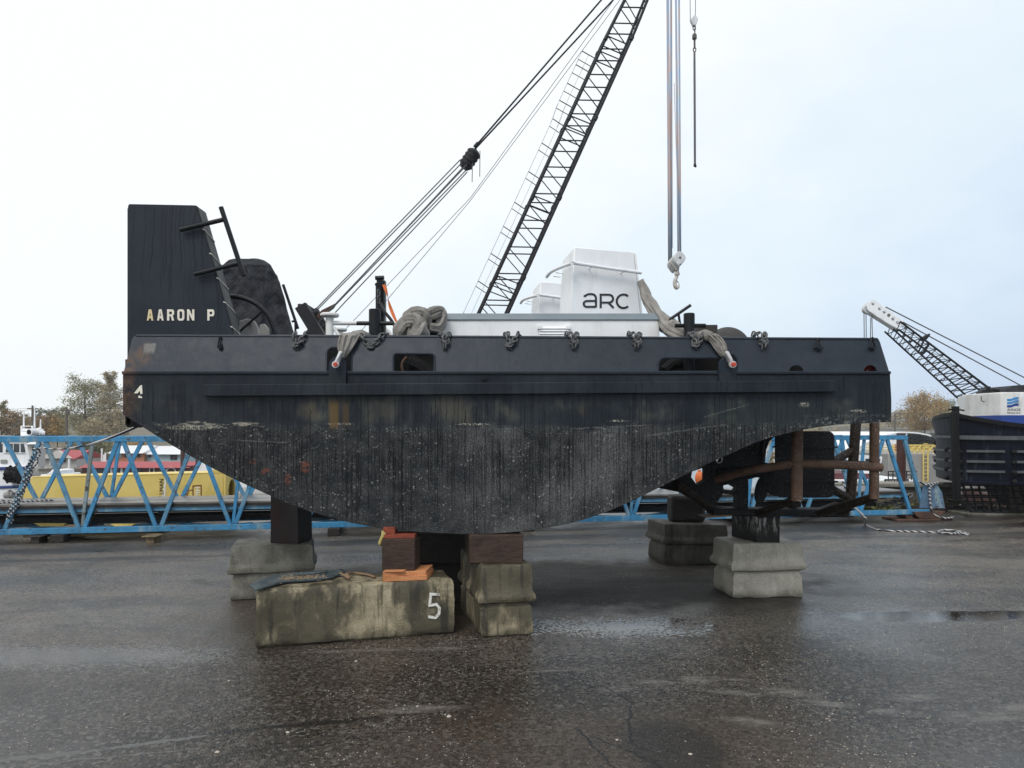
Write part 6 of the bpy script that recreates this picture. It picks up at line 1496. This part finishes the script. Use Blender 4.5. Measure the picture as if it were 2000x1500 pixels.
for x in (.9,2.1): mb.beam(b+X3*x,b+X3*x-Z3*.8,.08,.08)
mb.build('lamp_mast',M['polewood'],label='thin mast with square bracket beside the tug stern corner',cat='mast',kind='thing')
# ---- white boat moored at far left
D3=24
wb_=thing('moored_boat','white boat with two blue stripes moored beyond the gangway at far left','boat',(xat(-10,D3),D3+1.8,-1.6))
q=lambda px,py,o=0: W(px,py,D3)+Y3*o
def slab(name,poly,dep,mat,par,o=0,bev=.02):
    mb=MB(); mb.prism([q(a,b,o) for a,b in poly],Vector((-.69,1,0))*dep); return mb.build(name,mat,par,bevel=bev)
hl=slab('hull',[(-140,918),(62,914),(64,930),(60,955),(54,1000),(40,1052),(-140,1052)],3.6,M['white'],wb_)
slab('rail_stripe',[(-140,914),(57,911),(57,917),(-140,921)],.1,M['stripe'],hl,-.05); slab('rail_stripe',[(-140,953),(60,947),(60,952.5),(-140,958)],.1,M['stripe'],hl,-.05)
hs=slab('wheelhouse',[(-120,919),(54,914),(42,864),(40,856),(-120,854)],3.0,M['white'],wb_,.25)
for poly in ([(1,884),(4,867),(15,867),(15,884)],[(17,884),(17,867),(28,867),(28,884)],[(31,884),(31,867),(37,867),(40.5,884)],[(-30,884),(-27,867),(-5,867),(-5,884)]):
    slab('window',poly,.03,M['glass'],hs,.235,.01)
slab('window_frame',[(-2,886),(-2,885),(41,885),(41,886)],.03,M['galv'],hs,.22,.0); slab('vent_grille',[(-8,906),(-8,898),(5,898),(5,906)],.05,M['greywall'],hs,.21)
slab('roof',[(-124,856),(46,857),(44,853),(-124,851)],3.3,M['white'],hs,.1)
mb=MB(); mb.tube([q(22,927,-.12),q(44,927,-.12)],[.26,.26],14)
for i in range(40):
    a=R.random()*6.3; x=R.uniform(22,44); p=q(x,927,-.12)+Vector((0,math.cos(a),math.sin(a)))*.27; mb.ball(p,R.uniform(.03,.06),1)
mb.build('rope_fender',M['rubber'],wb_)
mb=MB(); mb.tube([q(14,967,-.1),q(30,966,-.1)],.10,10); mb.tube([q(22,966,-.1),q(27,963,-.1)],.14,10); mb.build('mooring_gear',M['greywall'],wb_)
mb=MB(); mb.tube(smoothpath([q(30,964,-.1),q(40,959,-.1),q(56,957.5,-.1)],5),.015,5); mb.build('cable',M['rope'],wb_)
mb=MB()
for px,pt in ((7,800),(29,792),(41,818)): mb.tube([q(px-.5,853,1),q(px,pt,1)],[.035,.018],6)
mb.build_each('antenna',M['white'],wb_)
mb=MB(); mb.boxmm((xat(9,D3),D3+.8,zat(852,D3)),(xat(26,D3),D3+1.2,zat(844,D3))); mb.boxmm((xat(11,D3),D3+.8,zat(843,D3)),(xat(24,D3),D3+1.2,zat(837,D3))); mb.boxmm((xat(4,D3),D3+.9,zat(833,D3)),(xat(29,D3),D3+1.05,zat(831.5,D3))); mb.tube([q(6,853,.9),q(6,832,.9)],.03,6); mb.tube([q(28,853,.9),q(28,832,.9)],.03,6); mb.build('radar',M['white'],wb_,bevel=.02)
mb=MB(); mb.tube([q(44,844,.9),q(30,842,1.2)],[.13,.12],14); mb.tube([q(37,844,.5),q(40,843,.9)],[.12,.10],14); mb.tube([q(46,846,.8),q(52,848,.9)],[.11,.09],12); mb.build('searchlight',M['white'],wb_)
mb=MB(); mb.tube([q(36.9,844,.49),q(37.2,844,.52)],.085,14); mb.boxmm((xat(48,D3),D3+.6,zat(854,D3)),(xat(60,D3),D3+1.4,zat(850,D3))); mb.build('light_glass',M['black'],wb_)
# ---- houses across the water
def house(name,label,px0,px1,pe,pb,pr,d,dep,wall,roof,wins=(),ridge=None,over=2,gable=False,cat='house'):
    root=thing(name,label,cat,W((px0+px1)/2,pb,d)+Y3*dep/2)
    mb=MB(); mb.boxmm((xat(px0,d),d,zat(pb,d)),(xat(px1,d),d+dep,zat(pe,d))); wl=mb.build('wall',M[wall],root)
    x0,x1=xat(px0-over,d),xat(px1+over,d); ze,zr_=zat(pe,d),zat(pr,d); mb=MB()
    if gable:
        xm=(x0+x1)/2 if ridge is None else xat(ridge,d); mb.prism([(x0,d-.3,ze),(x1,d-.3,ze),(xm,d-.3,zr_)],Y3*(dep+.6))
    else: mb.prism([(x0,d-.4,ze-.05),(x0,d+dep+.3,ze-.05),(x0,d+dep/2,zr_)],X3*(x1-x0))
    mb.build('roof',M[roof],root)
    for a,b,c,e,m in wins:
        mb=MB(); mb.boxmm((xat(a,d),d-.06,zat(e,d)),(xat(b,d),d+.0,zat(c,d))); mb.build('window' if m!='white' else 'door',M[m],root)
    return root
r1=house('boathouse','small house with cream gable and red roof across the water at left',86,150,895,915,880,60,4,'cream','redroof',((97,100,898,908,'white'),(102,105,899,908,'glass'),(108,111,899,908,'white'),(122,128,897,903,'glass')),over=1)
mb=MB(); mb.prism([W(66,896,59.5),W(136,895,59.5),W(112,880,59.5)],Y3*.4); mb.build('gable',M['cream'],r1)
mb=MB(); mb.tube([W(135,896,59.4),W(135,914,59.4)],.09,8); mb.build('porch_post',M['white'],r1)
mb=MB(); mb.boxmm((xat(75,58),58,zat(921,58)),(xat(160,58),59.8,zat(916,58))); mb.build('float_deck',M['polewood'],r1)
shed=house('boat_shed','long low maroon boat shed with red roof behind the yellow beam',160,372,912,930,903,54,3,'darkred2','redroof',((185,208,914,924,'glass'),(216,220,914,924,'white'),(226,234,914,924,'glass'),(236,240,914,924,'white'),(247,252,915,921,'whiteroof'),(262,276,914,924,'glass'),(292,302,914,924,'whiteroof'),(294,300,915,924,'glass')),cat='shed')
mb=MB(); c=W(334,922,53.9); mb.tube([c+Vector((math.cos(math.pi*k/12),0,math.sin(math.pi*k/12)))*.34 for k in range(13)],.06,6); mb.build('arched_window',M['white'],shed)
house('house','two-storey orange clad house with white roof above the red shed',216,281,884,912,871,62,4,'orangewall','whiteroof',((244,256,885,893,'glass'),(262,274,885,893,'glass'),(226,238,886,893,'tealwall')))
house('house','pale teal house with white roof right of the orange house',281,356,886,912,872,62.5,4,'tealwall','whiteroof',((333,339,887,898,'glass'),(340,346,887,898,'glass'),(290,295,888,893,'glass')))
house('building','grey-white block behind the white boat wheelhouse',56,74,866,912,863,50,.8,'cream','whiteroof',((64,66,872,880,'glass'),(69,71,872,880,'glass'),(64,66,886,894,'glass')),cat='building')
mb=MB(); mb.prism([W(88,927,44),W(118,927,44),W(116,918,44),W(101,917,44),W(97,922,44)],Y3*1.5); mb.prism([W(80,934,44),W(122,934,44),W(120,926,44),W(78,927,44)],Y3*2); mb.build('small_boat','' and None or M['white'],label='small white cabin boat in front of the red-roofed house',cat='boat',bevel=.05,kind='thing')
mb=MB(); mb.tube([W(357,930,40),W(357,880,40)],.12,10); mb.build('mooring_pile',M['pile'],label='brown mooring pile right of the teal house window',cat='pile',kind='thing')
mb=MB(); mb.tube([W(384,930,40),W(384,893,40)],.06,8); mb.tube(smoothpath([W(357,909,40),W(372,911,40),W(395,908,39)],5),.04,6); mb.tube(smoothpath([W(372,911,40),W(380,917,40),W(400,920,40)],5),.04,6); mb.build('mooring_post',M['pile'],label='thin brown post with hanging cables beside the tug bow',cat='post',kind='thing')
mb=MB(); mb.prism([W(385,985,30),W(540,985,30),W(545,905,30),W(500,890,30),W(385,898,30)],Y3*4); o=mb.build('barge',M['white'],label='white hull of a barge seen under the bow beyond the yellow beam',cat='barge',bevel=.08,kind='thing')
for px,pt in ((199,876),(203,888),(206,884)):
    mb=MB(); mb.tube([W(px,912,57),W(px,pt,57)],.06,6); mb.build('yacht_mast',M['white'],label='thin white mast standing left of the orange house',cat='mast',group='masts left of the orange house',kind='thing')
# ---- waterfront at the right
mb=MB(); mb.boxmm((xat(1735,35),35,-2),(xat(1990,35),41,zat(886,35))); gb=mb.build('barge',M['greywall'],label='grey steel barge side with yellow ladder behind the brown pile',cat='barge',bevel=.04,kind='thing')
mb=MB(); x0=xat(1801,35)
for x in (x0,x0+.22): mb.tube([(x,34.9,-1),(x,34.9,zat(880,35))],.035,6)
for k in range(14): mb.tube([(x0,34.9,-1+.18*k),(x0+.22,34.9,-1+.18*k)],.02,5)
mb.build('ladder',M['yellow'],gb)
mb=MB()
for yy in (35.1,37.5):
    for k in range(22): x=xat(1738,35)+.24*k; mb.tube([(x,yy,zat(886,35)),(x,yy,zat(871,35))],.022,5)
    for py in (871,876,881): mb.tube([(xat(1738,35),yy,zat(py,35)),(xat(1990,35),yy,zat(py,35))],.022,5)
for k in range(10): x=xat(1752,35)+.3*k; mb.tube([(x,35.1,zat(886,35)),(x+.3,35.1,zat(871,35))],.03,5)
mb.build('railing',M['yellow'],gb)
mb=MB(); mb.boxmm((xat(1790,35),36,zat(884,35)),(xat(1797,35),37,zat(869,35))); mb.build('deck_gear',M['redroof'],gb)
# arched white shelter
dd=62; root=thing('arched_shelter','big white arched fabric shelter beyond the grey barge','shelter',(xat(1740,dd),dd+6,-1.6))
def ap(t,y): # arch from px 1610 to 1930
    px=1608+t*330; py=958-112*math.sin(math.pi*min(1,max(0,t)))**.62; return Vector((xat(px,dd),y,zat(py,dd)))
mb=MB(); n=28; A=[ap(i/n,dd) for i in range(n+1)]; Bk=[ap(i/n,dd+14) for i in range(n+1)]
for i in range(n):
    mb.hexa([A[i]*1,A[i+1]*1,Bk[i+1],Bk[i],A[i]+Z3*.12,A[i+1]+Z3*.12,Bk[i+1]+Z3*.12,Bk[i]+Z3*.12])
bmesh.ops.remove_doubles(mb.bm,verts=mb.bm.verts[:],dist=.001)
mb.build('fabric_roof',M['white'],root)
mb=MB(); cut=[ap(i/n,dd+.06) for i in range(0,int(n*.53)+1)]; 
base_=[Vector((cut[-1].x,dd+.06,zat(905,dd))),Vector((xat(1780,dd),dd+.06,-1.6)),Vector((cut[0].x,dd+.06,-1.6))]
mb.prism(cut+base_,Y3*.1); mb.build('end_wall',M['white'],root)
mb=MB()
for i in range(int(n*.53),n):
    a=ap(i/n,dd-.02)-Z3*.12; b=ap((i+1)/n,dd-.02)-Z3*.12; mb.tube([a-Z3*.3,b-Z3*.3],.06,5); mb.tube([a,b-Z3*.3],.05,5); mb.tube([a-Z3*.5,b-Z3*.7],.05,5); mb.tube([a,a-Z3*.6],.05,5)
mb.build('roof_truss',M['cranedark'],root)
# small white boat with name board
D4=25; sb=thing('harbour_boat','white and maroon harbour boat with black name board behind the sea wall','boat',(xat(1720,D4),D4+1,-1.6))
q4=lambda px,py,o=0: W(px,py,D4)+Y3*o
def s4(name,poly,dep,mat,par,o=0,bev=.01):
    mb=MB(); mb.prism([q4(a,b,o) for a,b in poly],Y3*dep); return mb.build(name,mat,par,bevel=bev)
hb=s4('hull',[(1600,938),(1795,938),(1795,1045),(1600,1045)],2.6,M['white'],sb)
s4('house',[(1640,938),(1722,938),(1722,926),(1640,926)],1.6,M['darkred2'],sb,.5)
wh=s4('wheelhouse',[(1695,927),(1733,927),(1738,893),(1700,890)],1.6,M['white'],sb,.5); s4('window',[(1722,909),(1731,909),(1733,897),(1723,897)],.04,M['glass'],wh,.47,.0); s4('window',[(1704,909),(1716,909),(1716,897),(1704,897)],.04,M['glass'],wh,.47,.0)
bd_=s4('name_board',[(1726.5,944.5),(1774,944.5),(1774,935.5),(1726.5,935.5)],.04,M['letterblack'],sb,-.05)
mb=MB(); o=q4(1729,943,-.055); text_bm(mb,'WASHINGTON',.118,lambda c:o+X3*(c.x*.98)+Z3*c.y-Y3*c.z,.003); mb.build('lettering',M['letterwhite'],bd_)
mb=MB()
for k in range(7): x=1738+k*9.0; mb.tube([q4(x,938,.1),q4(x,921,.1)],.018,5)
for py in (921,928): mb.tube([q4(1738,py,.1),q4(1794,py,.1)],.018,5)
mb.build('railing',M['black'],sb)
mb=MB(); p=W(1760,960,21.5); mb.tube([Vector((p.x,p.y,-3)),W(1760,846,21.5)],.125,16); mb.build('steel_pile',M['pile'],label='thick brown steel pile standing behind the sea wall',cat='pile',kind='thing')
mb=MB(); mb.ball(W(1366,934,18.2),.11,3,(1,1,1.6)); mb.tube([W(1366,918,18.2),W(1366,924,18.2)],.04,8); fz=mb.build('buoy_fender',M['orange'],label='orange fender seen through the gap beside the skeg',cat='fender',kind='thing')
# bridge
br=thing('bridge','low grey concrete bridge far off behind the white shelter','bridge',(xat(1740,170),170,-1.6))
mb=MB(); mb.boxmm((xat(1560,170),170,zat(846,170)),(xat(2200,170),178,zat(839,170))); mb.build('deck_slab',M['greywall'],br)
mb=MB(); mb.boxmm((xat(1560,170),169.8,zat(838.5,170)),(xat(2200,170),170.0,zat(834,170))); mb.build('parapet',M['concgrey'],br)
mb=MB()
for px in (1600,1680,1770,1850,1960): mb.boxmm((xat(px,170),171,-1.7),(xat(px+7,170),177,zat(846,170)))
mb.build_each('pier',M['greywall'],br)
# ---- camera
cd=bpy.data.cameras.new('camera'); co=bpy.data.objects.new('camera',cd); col.objects.link(co)
co.location=CAM; co.rotation_euler=(math.radians(90),0,0); cd.sensor_width=36; cd.sensor_fit='HORIZONTAL'; cd.lens=F/2000*36; cd.shift_y=(YH-750)/2000
cd.clip_start=.1; cd.clip_end=3000
sc.camera=co
sc.view_settings.view_transform='Standard'; sc.view_settings.look='None'; sc.view_settings.exposure=.33; sc.view_settings.gamma=1
sc.cycles.use_denoising=True; sc.cycles.max_bounces=6
# ---- thin mist over the harbour
hz=N('harbour_mist'); nt=hz.t; nt.nodes.remove(hz.b); pv=nt.nodes.new('ShaderNodeVolumePrincipled'); pv.inputs['Color'].default_value=(.985,.99,1,1); pv.inputs['Density'].default_value=.0006; pv.inputs['Anisotropy'].default_value=.2
nt.links.new(pv.outputs[0], nt.nodes['Material Output'].inputs['Volume'])
mb=MB(); mb.boxmm((-300,-40,-4),(330,303,34)); mb.build('haze',hz.m,kind='stuff',label='thin pale mist over the harbour',cat='mist',smooth=False)
